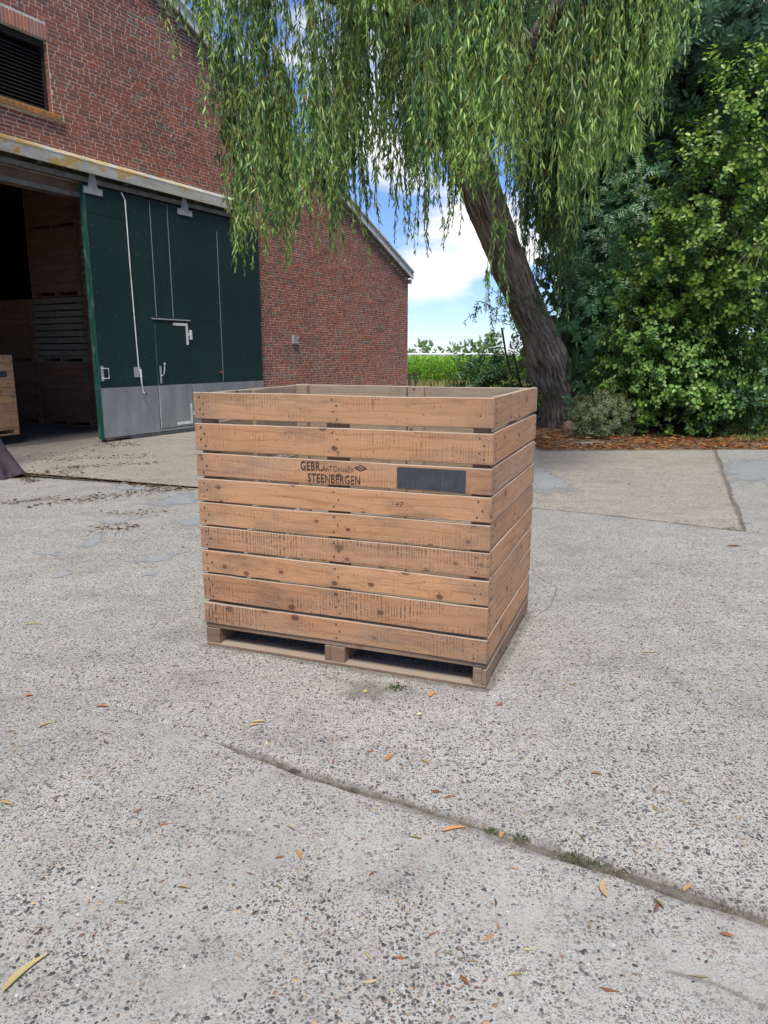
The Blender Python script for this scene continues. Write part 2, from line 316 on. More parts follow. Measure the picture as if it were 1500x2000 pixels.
def leaf_mat(name, rough=.45, trans=.35, spec=.4, tint=(1.5, 1.35, .5)):
    t = NT(name); a = t.attr(); rv = t.rand(); hue = t.n('ShaderNodeHueSaturation'); t.put(hue.inputs['Color'], a); t.put(hue.inputs['Value'], t.rng(rv, 0, 1, .8, 1.2)); col = hue.outputs[0]
    p = t.n('ShaderNodeBsdfPrincipled'); t.put(p.inputs['Base Color'], col); p.inputs['Roughness'].default_value = rough; p.inputs['Specular IOR Level'].default_value = spec
    tr = t.n('ShaderNodeBsdfTranslucent'); t.put(tr.inputs[0], t.mix(1., col, tint, 'MULTIPLY'))
    mx = t.n('ShaderNodeMixShader'); mx.inputs[0].default_value = trans; t.L(p.outputs[0], mx.inputs[1]); t.L(tr.outputs[0], mx.inputs[2]); t.L(mx.outputs[0], t.out.inputs[0]); M[name] = t.m
leaf_mat('willow_leaf', .40, .46, .45, (1.3, 1.5, .65)); leaf_mat('leaf', .36, .34, .5, (1.3, 1.4, .5)); leaf_mat('dry_leaf', .8, .1, .2, (1, 1, 1)); leaf_mat('corn_leaf', .4, .4)
def ink_mats():
    for nm, ink, lo, hi in (('ink', (.040, .025, .020), .29, .45), ('ink_faint', (.09, .045, .03), .42, .58)):
        t = NT(nm); c = t.co(); m = t.ramp(t.noise(c, 70, 4, .7), (lo, 0), (hi, 1)); t.bsdf(t.mix(m, (.36, .22, .13), ink), .85); M[nm] = t.m
    t = NT('grey_paint'); c = t.co(); col = t.ramp(t.noise(c, 14, 5), (.3, (.030, .034, .040)), (.7, (.050, .055, .062)))
    st = t.math('MULTIPLY', t.rng(t.math('SINE', t.math('MULTIPLY', t.sep(c)[0], 420.)), .3, .9), t.ramp(t.noise(t.map(c, (40, 1, 18)), 1., 4), (.45, 0), (.65, 1))); col = t.mix(t.math('MULTIPLY', st, .16), col, (.2, .2, .2))
    sc_ = t.ramp(t.noise(t.map(c, (60, 1, 90)), 1., 3, .7), (.66, 0), (.72, 1)); col = t.mix(t.math('MULTIPLY', sc_, .8), col, (.42, .40, .36)); t.bsdf(col, .8); M['grey_paint'] = t.m
    t = NT('stone_bits'); t.bsdf(t.mix(.5, t.attr(), t.ramp(t.noise(t.co(), 300, 3), (.3, .6), (.7, 1.2)), 'MULTIPLY'), .75); M['stone_bits'] = t.m
    t = NT('cement_patch'); c = t.co(); col = t.ramp(t.noise(c, 3, 5), (.3, (.31, .335, .345)), (.7, (.39, .41, .415)))
    sp = t.vor(c, 120, '2D'); col = t.mix(t.math('MULTIPLY', t.rng(sp.outputs['Distance'], .25, .12), .5), col, (.15, .15, .15))
    e = t.sep(t.attr())[0]; al = t.ramp(t.math('ADD', t.math('MULTIPLY', e, .9), t.math('MULTIPLY', t.math('SUBTRACT', t.noise(c, 7, 7, .75), .5), 2.6)), (.10, 0), (.55, .8))
    p = t.bsdf(col, .42, t.bump(t.noise(c, 120, 3), .12, .003), 0, .5); t.put(p.inputs['Alpha'], al); M['cement_patch'] = t.m
ink_mats()
def dirt():  # dirt of joints and yard, also the painted shade at the crate base
    t = NT('dirt_and_shade'); c = t.co(); col = t.ramp(t.noise(c, 30, 5), (.3, (.13, .115, .09)), (.7, (.25, .225, .18)))
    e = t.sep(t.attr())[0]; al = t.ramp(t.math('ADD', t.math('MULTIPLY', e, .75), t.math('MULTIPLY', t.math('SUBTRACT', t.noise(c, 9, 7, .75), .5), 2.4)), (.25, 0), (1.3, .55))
    p = t.bsdf(col, .95, t.bump(t.noise(c, 150, 3), .3, .004), 0, .2); t.put(p.inputs['Alpha'], al); M['dirt_and_shade'] = t.m
dirt()

# ---------------------------------------------------------------- ground
WO = np.array([.7407, 23.2592, 0]); WA = 1.0678; WE = np.array([math.cos(WA), math.sin(WA), 0]); WI = np.array([-math.sin(WA), math.cos(WA), 0])   # barn: corner, along the gable, into the barn
def barn_pt(x, y, z=0.): return WO + WE*x + WI*y + np.array([0, 0, z])
MB().add([(-3000, -300, -.06), (3000, -300, -.06), (3000, 4500, -.06), (-3000, 4500, -.06)], [(0, 1, 2, 3)]).obj('field', M['field'], kind='structure')
yard = MB().add([(-16, -9, -.013), (16, -9, -.013), (16, 11.9, -.013), (2.6, 11.9, -.013), (2.4, 23, -.013), (-16, 23, -.013)], [(0, 1, 2, 3, 4, 5)]).obj('yard', M['joint_dirt'], kind='structure')
MB().add([(2.0, 11.3, -.022), (18, 11.3, -.022), (18, 24, -.022), (2.2, 24, -.022)], [(0, 1, 2, 3)]).obj('planting_bed', M['soil'], kind='structure')
def polyline(a, b, n, amp, seed):
    """jagged broken-concrete edge from a to b (excluding b)"""
    a, b = np.array(a, float), np.array(b, float); d = b - a; ln = np.hypot(*d); nn = np.array([-d[1], d[0]])/max(ln, 1e-6); out = []
    for i in range(n):
        t = i/n; k = mnoise.fractal(Vector((t*ln*1.6, seed*7.3, 0)), .6, 2., 5)*amp*min(1, 6*t, 6*(1-t)+.2); out.append(a + d*t + nn*k)
    return out
def slab(pts, mat, seed, rough=.035):
    o = []
    for i, (p, n) in enumerate(pts): o += polyline(p, pts[(i+1) % len(pts)][0], n, rough if n > 1 else 0, seed + i)
    n = len(o); c = np.mean(o, 0); top, rim = [], []
    for p in o:
        d = c - p; d = d/np.hypot(*d); top.append((*(p + d*.012), 0.)); rim.append((*p, -.010))
    v = top + rim + [(x, y, -.10) for x, y, _ in rim]
    f = [tuple(range(n))] + [(i, n+i, n+(i+1) % n, (i+1) % n) for i in range(n)] + [(n+i, 2*n+i, 2*n+(i+1) % n, n+(i+1) % n) for i in range(n)]
    f = [tuple(reversed(q)) if k else q for k, q in enumerate(f)]
    return MB().add(v, f).obj('concrete_slab', mat, yard)
G = lambda u, v: tuple(ground(u, v)[:2])
# joints read off the photograph: a near one running right and towards us, a far one parallel to it, one going away on the right
J1 = [(-11.3, 8.6), (-3.2, 4.1), G(430, 1450), G(560, 1500), G(740, 1556), G(1000, 1640), G(1200, 1702), G(1500, 1800), (6.5, -1.4)]
J2 = [(-13.5, 13.0), G(53, 928), G(364, 956), G(1043, 993), G(1173, 1005), G(1453, 1038), (5.2, 5.3), (13.5, 2.0)]
def off(line, d, wid=None):
    o = []
    for i, p in enumerate(line):
        dd = d*(wid[i] if wid else 1); a, b = np.array(line[max(i-1, 0)]), np.array(line[min(i+1, len(line)-1)]); t = (b-a)/np.hypot(*(b-a)); o.append(tuple(np.array(p) + dd*np.array([-t[1], t[0]])))
    return o
W1 = (.12, .12, .35, .7, .8, 1, 1.3, 1.5, 1.5)
near = [(p, 26) for p in off(J1, -.016, W1)][:-1] + [((6.5, -1.43), 1), ((6.5, -8), 1), ((-11, -8), 1)]
slab(near, M['concrete_near'], 1, .02)
mid = [(p, 26) for p in off(J2, -.005)][:-1] + [((13.5, 1.97), 1), ((13.5, -3), 1)] + [(p, 26) for p in reversed(off(J1, .016, W1))]
slab(mid, M['concrete_mid'], 2, .02)
c0 = G(1453, 1036); j3a = (c0[0]+.0, c0[1]+.01); j3b = (5.35, 11.75)
T0, T1 = tuple(barn_pt(-15.5, .72)[:2]), tuple(barn_pt(1.5, .72)[:2])
far = [(p, 30) for p in off(J2, .005)][:5] + [(j3a, 40), (j3b, 20), ((2.5, 11.55), 6), ((2.3, 22), 1), (T1, 1), (T0, 1), ((-14.5, 13.5), 1)]
slab(far, M['concrete_far'], 3, .03)
farr = [((c0[0]+.02, c0[1]+.01), 20), (off(J2, .005)[6], 20), ((13.5, 2.1), 1), ((13.5, 12.3), 30), ((j3b[0]+.03, j3b[1]), 40)]
slab(farr, M['concrete_mid'], 4, .03)
def patch(px, seed, parent=yard, mat='cement_patch'):
    P = np.array([ground(u, v)[:2] for u, v in px]); c = P.mean(0); o = []; n0 = len(P)
    for i in range(n0):
        a, b = P[i], P[(i+1) % n0]
        for k in range(14):
            p = a + (b-a)*k/14; q = Vector((p[0]*3.6, p[1]*3.6, seed*4.7)); o.append(c + (p-c)*(1 + .28*mnoise.fractal(q, .6, 2., 5)))
    n = len(o); v, f, cc = [(c[0], c[1], .004)], [], [(1, 1, 1)]
    for k, e in ((.25, 1), (1., 0)):
        for p in o: v.append((*(c+(p-c)*k), .004)); cc.append((e, e, e))
    for i in range(n):
        j = (i+1) % n; f += [(0, 1+i, 1+j), (1+i, 1+n+i, 1+n+j, 1+j)]
    b = MB(); b.v, b.f, b.c = v, f, cc; b.obj(mat, M[mat], parent)
for i, px in enumerate([[(175, 1020), (290, 1005), (285, 1012), (190, 1030)], [(135, 1072), (205, 1035), (212, 1055), (170, 1075)], [(50, 1078), (120, 1076), (125, 1087), (60, 1083)], [(90, 1130), (130, 1112), (155, 1118), (100, 1133)],
        [(270, 985), (385, 955), (400, 985), (300, 995)], [(330, 1020), (420, 1000), (430, 1025), (345, 1030)], [(230, 1100), (300, 1085), (380, 1075), (300, 1105)], [(275, 1125), (320, 1110), (300, 1127)],
        [(1020, 905), (1060, 908), (1150, 960), (1020, 975)], [(1395, 920), (1420, 893), (1540, 890), (1540, 950), (1430, 952)], [(210, 945), (240, 940), (290, 958), (230, 960)]]): patch(px, i)

def dirt_and_shade_strip(line, wd, z=.0032):
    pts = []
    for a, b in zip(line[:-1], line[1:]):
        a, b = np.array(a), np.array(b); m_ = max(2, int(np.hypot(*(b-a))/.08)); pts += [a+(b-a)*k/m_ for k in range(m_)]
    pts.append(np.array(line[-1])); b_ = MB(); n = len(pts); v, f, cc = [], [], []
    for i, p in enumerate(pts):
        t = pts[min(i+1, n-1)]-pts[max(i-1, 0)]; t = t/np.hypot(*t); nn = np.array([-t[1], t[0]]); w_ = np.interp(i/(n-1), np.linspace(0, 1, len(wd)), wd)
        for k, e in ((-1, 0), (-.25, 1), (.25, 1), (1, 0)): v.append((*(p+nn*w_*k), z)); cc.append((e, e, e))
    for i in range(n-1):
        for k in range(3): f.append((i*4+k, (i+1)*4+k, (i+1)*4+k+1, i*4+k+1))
    b_.v, b_.f, b_.c = v, f, cc; return b_.obj('dirt_and_shade', M['dirt_and_shade'], yard)
dirt_and_shade_strip(J1[2:8], [.03, .04, .05, .06, .07, .07]); dirt_and_shade_strip(J2[1:6], [.08, .05, .03, .04, .05]); dirt_and_shade_strip([j3a, j3b], [.03, .06]); dirt_and_shade_strip([G(1300, 1898), G(1400, 1925), G(1500, 1972)], [.010, .014, .014])
dirt_and_shade_strip([G(1040, 1120), G(1088, 1150), G(1075, 1185), G(1030, 1215)], [.008, .012, .008])
for i, px in enumerate([[(630, 1315), (700, 1318), (820, 1340), (800, 1365), (740, 1382), (640, 1372)]]): patch(px, 40+i, yard, 'dirt_and_shade')

# ---------------------------------------------------------------- barn
barn = empty('barn', WO, WA, label='red brick barn with pale roof edge, louvred opening and wide dark doorway', cat='barn')
RS = .400; EAVE = 3.80; RIDGE = -13.0
def roof_z(x): return EAVE + RS*min(-x, x - 2*RIDGE)
OPX0, OPX1, OPZ = -16.6, -11.2, 4.08
VX0, VX1, VZ0, VZ1 = -14.4, -12.30, 5.20, 6.24
BX0 = 2*RIDGE; TH = .32; DEP = 17.
def wall_mesh():
    b = MB(); y0, y1 = .0045, TH
    def strip(x0, x1, z0, zt0, zt1): b.prism([(x0, z0), (x1, z0), (x1, zt1), (x0, zt0)], y0, y1)
    strip(BX0, RIDGE-5, -.1, roof_z(BX0), roof_z(RIDGE-5)); strip(RIDGE-5, OPX0, -.1, roof_z(RIDGE-5), roof_z(OPX0)); strip(OPX0, VX0, OPZ, roof_z(OPX0), roof_z(VX0))
    strip(VX0, VX1, OPZ, VZ0, VZ0); b.prism([(VX0, VZ1), (VX1, VZ1), (VX1, roof_z(VX1)), (RIDGE, roof_z(RIDGE)), (VX0, roof_z(VX0))], y0, y1); strip(VX1, OPX1, OPZ, roof_z(VX1), roof_z(OPX1)); strip(OPX1, 0, -.1, roof_z(OPX1), roof_z(0))
    return b
wall = wall_mesh().obj('gable_wall', M['mortar'], barn)
b = MB(); b.box(-TH, -.008, TH+.002, DEP-TH-.002, -.1, EAVE-.02); b.obj('side_wall', M['mortar'], barn)
MB().box(BX0, BX0+TH, TH+.002, DEP-TH-.002, -.1, EAVE-.02).obj('side_wall', M['mortar'], barn)
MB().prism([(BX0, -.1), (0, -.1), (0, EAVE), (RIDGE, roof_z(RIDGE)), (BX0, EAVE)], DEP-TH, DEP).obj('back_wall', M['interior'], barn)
def roof():
    for s in (0, 1):
        b = MB(); x0, x1 = (RIDGE, .045) if s == 0 else (BX0-.045, RIDGE); z0, z1 = EAVE + RS*(-x0 if s == 0 else x0-2*RIDGE), EAVE + RS*(-x1 if s == 0 else x1-2*RIDGE)
        b.prism([(x0, z0+.015), (x1, z1+.015), (x1, z1+.16), (x0, z0+.16)], -.10, DEP+.1); r = b.obj('roof', M['roof_sheet'], barn)
        b = MB(); q = .03 if s == 0 else -.03
        b.prism([(x0, z0-.01), (x1+(q if s == 0 else 0), z1-.01-q*RS), (x1+(q if s == 0 else 0), z1+.19-q*RS), (x0, z0+.19)], -.145, -.102); b.obj('verge_trim', M['roof_trim'], r)
        b = MB(); b.prism([(x0, z0+.17), (x1, z1+.17), (x1, z1+.215), (x0, z0+.215)], -.19, -.06); b.obj('verge_cap', M['roof_trim'], r)
roof()
MB().box(.05, .15, -.05, DEP, EAVE-.16, EAVE-.03).obj('gutter', M['roof_trim'], barn)
# bricks: course 58.5 mm, mixed stretchers and headers; nearest 300 single, the rest one part
BL, BHd, BC, BJ = .208, .100, .0585, .0125
def brick_col():
    r = random.random(); k = random.uniform(.85, 1.15)
    c = (.185, .055, .040) if r < .55 else (.14, .048, .040) if r < .8 else (.25, .068, .036) if r < .9 else (.13, .085, .075) if r < .97 else (.10, .05, .045)
    return (c[0]*k*1.45+.020, c[1]*k*1.5+.018, c[2]*k*1.3+.013)
def brick_mesh(L, hgt, dep, col, b=None, ox=0, oy=0, oz=0):
    own = b is None; b = b or MB(); e = .003
    x0, x1, z0, z1 = ox, ox+L, oz, oz+hgt
    v = [(x0, oy+dep, z0), (x1, oy+dep, z0), (x1, oy+dep, z1), (x0, oy+dep, z1), (x0, oy+e, z0), (x1, oy+e, z0), (x1, oy+e, z1), (x0, oy+e, z1), (x0+e, oy, z0+e), (x1-e, oy, z0+e), (x1-e, oy, z1-e), (x0+e, oy, z1-e)]
    f = [(8, 9, 10, 11)] + [(4+i, 4+(i+1) % 4, 8+(i+1) % 4, 8+i) for i in range(4)] + [(i, (i+1) % 4, 4+(i+1) % 4, 4+i) for i in range(4)]
    b.add(v, f, col); return b
DOORX0, DOORX1, DOORZ = -11.94, -7.40, 4.25
bricks = []
nrow = int((roof_z(RIDGE))/BC)
for r_ in range(nrow):
    z = .0 + r_*BC; x = -17.6 + random.uniform(-.2, 0); zt = z + BC - BJ
    while x < -.012:
        L = BL if random.random() < .74 else BHd
        if x + L > -.03: L = -.010 - x
        x1 = x + L; ok = L > .03
        if zt > min(roof_z(x), roof_z(min(x1, 0))) - .02: ok = False
        if z < OPZ+.35 and x < OPX1 and x1 > OPX0:       # doorway: cut at its right edge
            if x1 > OPX1 + .03: x, L, ok = OPX1+.004, x1-OPX1-.004, ok
            else: ok = False
        if x1 > DOORX0+.25 and x < DOORX1-.25 and zt < DOORZ - .1 and z < 4.1: ok = False   # hidden behind the sliding door
        if x1 > VX0-.002 and x < VX1+.002 and z < VZ1+.21 and zt > VZ0-.10:
            if x1 > VX1 + .035: x, L = VX1+.004, x1-VX1-.004
            elif x < VX0 - .035: L = VX0 - .004 - x
            else: ok = False
        if 4.36 < z < 4.60 and x1 > -17 and x < -7.6: ok = False   # behind the zinc cover
        if ok: bricks.append((x, z, L))
        x = x1 + BJ
P = np.array([barn_pt(x+L/2, 0, z+.02) for x, z, L in bricks]); U, V = proj(P); D = np.hypot(P[:, 0], P[:, 1])
size = np.array([L for _, _, L in bricks])/D**2; seen = (U > 6) & (U < 780) & (V > 6) & (V < 750); size[~seen] = 0
order = np.argsort(-size); single = set(order[:300].tolist())
rest = MB(); pool = {}
for i, (x, z, L) in enumerate(bricks):
    if i in single:
        key = (round(L, 3), random.randrange(10))
        if key not in pool: pool[key] = brick_mesh(L, BC-BJ, .012, brick_col()).mesh('brick', M['brick'])
        o = link('brick', pool[key], wall, (x, random.uniform(-.002, .002), z))
    else: brick_mesh(L, BC-BJ, .012, brick_col(), rest, x, random.uniform(-.002, .002), z)
rest.obj('brickwork', M['brick'], wall, kind='stuff')
# louvred opening
lv = MB(); lv.box(VX0-.001, VX0+.05, .085, .26, VZ0, VZ1); lv.box(VX1-.05, VX1+.001, .085, .26, VZ0, VZ1); lv.box(VX0+.05, VX1-.05, .085, .26, VZ1-.10, VZ1); lv.box(VX0+.05, VX1-.05, .085, .26, VZ0, VZ0+.07); lv.box(VX0+.05, VX1-.05, .27, .28, VZ0, VZ1)
lvo = lv.obj('louvre_window', M['louvre'], barn)
sm = MB(); sm.prism([(VX0+.052, 0), (VX1-.052, 0), (VX1-.052, .010), (VX0+.052, .010)], -.07, .07); sme = sm.mesh('slat', M['louvre'])
for k in range(15): link('slat', sme, lvo, (0, .17, VZ0+.105+k*.0545), (R(38), 0, 0))
sill = MB().box(VX0-.06, VX1+.16, -.045, .10, VZ0-.10, VZ0-.004).obj('window_sill', M['mortar'], barn)
for k in range(22):
    x = VX0-.06+k*.1045
    if x + .095 > VX1+.165: break
    brick_mesh(.094, .088, .12, brick_col()).obj('brick', M['sill_brick'], sill).location = (x, -.060, VZ0-.094)
soldier = MB().box(VX0-.05, VX1+.05, .0065, .0078, VZ1, VZ1+.21).obj('soldier_course', M['mortar'], barn)
x = VX0-.03
while x < VX1+.0:
    brick_mesh(.048, .205, .012, tuple(min(1, q*1.1+.05) for q in brick_col())).obj('brick', M['brick'], soldier).location = (x, -.001, VZ1+.004); x += .0585
rev = MB().box(VX1+.0005, VX1+.0035, .012, .30, VZ0, VZ1).obj('window_reveal', M['mortar'], barn)
for k in range(17):
    m_ = MB(); m_.box(-.006, .0, .004, .1, 0, BC-BJ, brick_col()); o = m_.obj('brick', M['brick'], rev); o.location = (VX1+.0005, .006, VZ0+.006+k*BC)
# zinc cover over the door track, rail, beam
cov = MB(); cov.prism([(OPX0-.5, 4.40), (-7.70, 4.40), (-7.70, 4.585), (OPX0-.5, 4.585)], -.22, -.19); cv = cov.obj('track_cover', M['lintel_zinc'], barn)
MB().add([(OPX0-.5, -.2225, 4.586), (-7.70, -.2225, 4.586), (-7.70, .006, 4.70), (OPX0-.5, .006, 4.70), (OPX0-.5, -.2225, 4.566), (-7.70, -.2225, 4.566), (-7.70, .006, 4.68), (OPX0-.5, .006, 4.68)], [(0, 1, 2, 3), (7, 6, 5, 4), (0, 4, 5, 1), (1, 5, 6, 2), (3, 7, 4, 0)]).obj('flashing', M['lintel_zinc'], cv)
MB().box(OPX0-.4, -7.75, -.13, -.07, 4.27, 4.345).obj('track_rail', M['steel_rail'], barn)
MB().box(OPX0-.4, -7.75, -.065, -.012, 4.27, 4.47).obj('track_board', M['steel_dark'], barn)
for x in np.arange(-16.2, -8, 1.7): MB().box(x, x+.07, -.19, -.066, 4.36, 4.40).obj('bracket', M['steel_dark'], barn)
MB().box(OPX0-.2, OPX1+.1, -.008, .30, 4.06, 4.255).obj('lintel_beam', M['beam_wood'], barn)
MB().box(OPX0-.2, OPX1+.1, -.035, -.010, 4.03, 4.10).obj('lintel_edge', M['steel_rail'], barn)
# floor inside
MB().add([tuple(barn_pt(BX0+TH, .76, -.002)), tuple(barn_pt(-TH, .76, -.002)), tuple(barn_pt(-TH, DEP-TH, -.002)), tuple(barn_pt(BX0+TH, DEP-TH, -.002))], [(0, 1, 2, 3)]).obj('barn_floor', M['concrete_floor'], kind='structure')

# ---------------------------------------------------------------- sliding door (in the barn's own directions)
door = empty('sliding_door', barn_pt(DOORX0, -.12), WA, label='dark green sliding barn door with steel kick plate and small inset door', cat='door')
DW = DOORX1-DOORX0; dz0, dz1, ks = .06, 4.24, .945
WX0, WX1, WZ0, WZ1 = -10.58-DOORX0, -9.70-DOORX0, .13, 2.15      # wicket
MB().box(.012, DW, .022, .105, dz0, dz1).obj('core', M['rubber'], door)
def sheet(x0, x1, z0, z1, mat=M['door_green'], g=.005, y=0.): return MB().box(x0+g, x1-g, y, .020, z0+g, z1-g).obj('panel', mat, door)
s1, s2, s3 = -10.52-DOORX0, -10.09-DOORX0, -8.75-DOORX0
sheet(.03, -11.1-DOORX0, ks, 3.80); sheet(-11.1-DOORX0, WX0, ks, 3.80, g=.002); sheet(.03, WX0+.0, 3.80, dz1, g=.002); sheet(WX0, s1, WZ1+.03, dz1, g=.002)
sheet(s1, s2, WZ1+.03, dz1); sheet(s2, WX1+.04, WZ1+.03, dz1, g=.002); sheet(WX1+.0, s3, ks, WZ1+.03, g=.002); sheet(WX1+.04, s3, WZ1+.03, dz1, g=.003); sheet(s3, DW-.01, ks, dz1)
def trim(x0, x1, z0, z1, mat, y0=-.002, y1=.018, name='joint_strip'): return MB().box(x0, x1, y0, y1, z0, z1).obj(name, mat, door)
for xx, za, zb in ((s1, WZ1+.05, dz1-.02), (s2, WZ1+.05, dz1-.02), (s3, ks+.02, dz1-.3)): trim(xx-.006, xx+.006, za, zb, M['galv'])
for x0, x1, z0 in ((.02, WX0-.02, .075), (WX1+.02, s3, .075), (s3+.004, DW-.01, .075)): MB().box(x0, x1, -.003, .019, z0, ks-.004).obj('kick_plate', M['kick_plate'], door)
MB().box(WX0-.018, WX1+.018, -.003, .019, .075, WZ0-.012).obj('kick_plate', M['kick_plate'], door)
for y0, y1, x0, mt in ((-.004, .024, 0, 'door_edge'), (.030, .058, -.012, 'door_edge'), (.064, .112, -.004, 'door_edge')): MB().box(x0, .024, y0, y1, dz0-.01, dz1).obj('edge_strip', M[mt], door)
for x in (.010, DW-.03): MB().box(x, x+.06, -.006, .07, .022, .055).obj('floor_guide', M['rubber'], door)
wk = MB().box(WX0+.004, WX1-.004, -.008, .019, ks+.002, WZ1-.004).obj('wicket_door', M['door_green'], door)
MB().box(WX0+.004, WX1-.004, -.008, .019, WZ0, ks-.002).obj('kick_plate', M['kick_plate'], wk)
MB().box(WX0-.06, WX1+.03, -.030, .0, WZ1, WZ1+.022).obj('drip_strip', M['galv'], wk)
MB().box(WX0-.012, WX0+.003, -.010, .019, WZ0, WZ1).obj('frame_edge', M['door_edge'], wk); MB().box(WX0-.004, WX0+.010, -.012, -.0085, WZ0, ks).obj('frame_edge', M['white_metal'], wk)
h = MB(); h.box(WX1-.42, WX1-.03, -.016, -.009, 2.055, 2.105); h.box(WX1-.085, WX1-.03, -.0165, -.0095, 1.70, 2.05); h.box(WX1-.03, WX1+.06, -.018, -.008, 1.87, 1.92); h.box(WX1+.02, WX1+.065, -.03, .0, 1.80, 1.98); h.obj('hinge', M['white_metal'], wk)
h = MB(); h.box(WX1-.46, WX1-.03, -.016, -.009, .165, .215); h.box(WX1-.075, WX1-.03, -.0165, -.0095, .22, .56); h.box(WX1+.0, WX1+.05, -.03, -.009, .33, .40); h.obj('hinge', M['white_metal'], wk)
h = MB(); h.box(WX0+.05, WX0+.085, -.02, -.008, .98, 1.30); h.tube([(WX0+.09, -.03, 1.12), (WX0+.10, -.07, 1.16), (WX0+.125, -.07, 1.33)], .011, 8); h.tube([(WX0+.07, -.01, 1.12), (WX0+.09, -.03, 1.12)], .012, 8); h.tube([(WX0+.12, -.07, 1.32), (WX0+.13, -.07, 1.36)], .018, 8); h.obj('handle', M['galv'], wk)
h = MB(); px0 = .055; h.box(px0, px0+.05, -.012, .0, 1.06, 1.32); h.obj('pull_plate', M['galv'], door)
h = MB(); h.tube([(px0+.02, -.01, 1.275), (px0+.02, -.05, 1.275), (px0+.125, -.05, 1.275), (px0+.125, -.05, 1.105), (px0+.02, -.05, 1.105), (px0+.02, -.01, 1.105)], .010, 8); h.obj('pull_handle', M['white_metal'], door)
RX = -11.12-DOORX0
h = MB(); h.tube([(RX-.06, -.03, 4.235), (RX+.005, -.04, 4.12), (RX+.02, -.035, 3.0), (RX+.04, -.035, 1.9), (RX+.055, -.035, 1.27), (RX+.085, -.045, 1.16)], .0105, 8); rod = h.obj('bolt_rod', M['white_metal'], door)
MB().box(RX-.03, RX+.12, -.012, .0, 1.11, 1.29).obj('rod_plate', M['galv'], rod); h = MB(); h.tube([(RX+.085, -.05, 1.25), (RX+.088, -.05, 1.0), (RX+.11, -.055, .83), (RX+.14, -.075, .805)], [.016, .013, .012, .012], 8); h.obj('lever', M['white_metal'], rod); h = MB(); h.tube([(RX+.135, -.07, .808), (RX+.165, -.09, .80)], .022, 8); h.obj('grip', M['rubber'], rod)
for hx in (.01, -9.64-DOORX0-.17):
    h = MB(); h.box(hx-.02, hx+.36, -.020, -.0045, 4.10, 4.205); h.prism([(hx+.07, 4.2055), (hx+.27, 4.2055), (hx+.22, 4.42), (hx+.12, 4.42)], -.020, -.006); ho = h.obj('hanger', M['galv'], door)
kn = MB(); kn.tube([(-8.84-DOORX0, .0, 1.15), (-8.84-DOORX0, -.05, 1.15)], .022, 10); kn.obj('knob', M['copper'], door)
scr = MB()
for x in (.10, RX-.35, RX+.25, WX0-.07, WX1+.07, s2+.25, s3-.07, s3+.07, s3+.7, DW-.09):
    for z in np.arange(1.1, 4.1, .36):
        if WX0-.05 < x < WX1+.05 and z < 2.2: continue
        scr.box(x-.0035, x+.0035, -.003, .0005, z-.0035, z+.0035)
scr.obj('screws', M['galv'], door, kind='stuff')
jb = empty('junction_box', barn_pt(-5.98, -.001, 1.77), WA, label='small grey metal box with red knob fixed to the brick wall', cat='box')
MB().box(-.13, .05, -.07, -.001, 0, .19).obj('casing', M['galv'], jb); MB().tube([(.03, -.07, .09), (.03, -.10, .09)], .022, 10).obj('knob', M['copper'], jb); MB().box(-.12, -.045, -.074, -.0705, .012, .178).obj('cover_plate', M['kick_plate'], jb)

# ---------------------------------------------------------------- crates
ZF = [(1.193, 1.322), (1.038, 1.172), (.906, 1.021), (.781, .894), (.656, .771), (.532, .646), (.403, .519), (.254, .393), (.126, .238)]
def plank_mesh(L, T, H, seg=14, warp=.003, seed=0, name='plank', mat=None):
    """board: length along x, thickness y, height z, worn edges, slightly warped; origin at its middle"""
    e = min(.003, T*.2); prof = [(-T/2+e, -H/2), (T/2-e, -H/2), (T/2, -H/2+e), (T/2, H/2-e), (T/2-e, H/2), (-T/2+e, H/2), (-T/2, H/2-e), (-T/2, -H/2+e)]
    v, f = [], []; n = len(prof)
    for i in range(seg+1):
        x = -L/2 + L*i/seg; wy = warp*mnoise.noise((x*1.7, seed*3.1, 0)); wz = warp*.7*mnoise.noise((x*2.1, seed*5.7, 9)); ch = .0018*mnoise.noise((x*9, seed, 4))
        for y, z in prof: v.append((x, y+wy, z+wz+(ch if z > 0 else -ch*.6)))
    for i in range(seg):
        for k in range(n): k2 = (k+1) % n; f.append((i*n+k, (i+1)*n+k, (i+1)*n+k2, i*n+k2))
    f += [tuple(range(n)), tuple(range(seg*n+n-1, seg*n-1, -1))]
    return MB().add(v, f).mesh(name, mat)
CX, CY, CYAW, CW, CDp = .4656, 3.0933, -.3619, 1.503, 1.118
ce, cn = np.array([math.cos(CYAW), math.sin(CYAW), 0]), np.array([-math.sin(CYAW), math.cos(CYAW), 0])
mainc = empty('wooden_crate', np.array([CX, CY, 0]) - ce*CW/2 + cn*CDp/2, CYAW, label='big slatted pine crate standing alone in the middle of the yard, stencilled lettering on front', cat='crate')
TP = .022
front = []
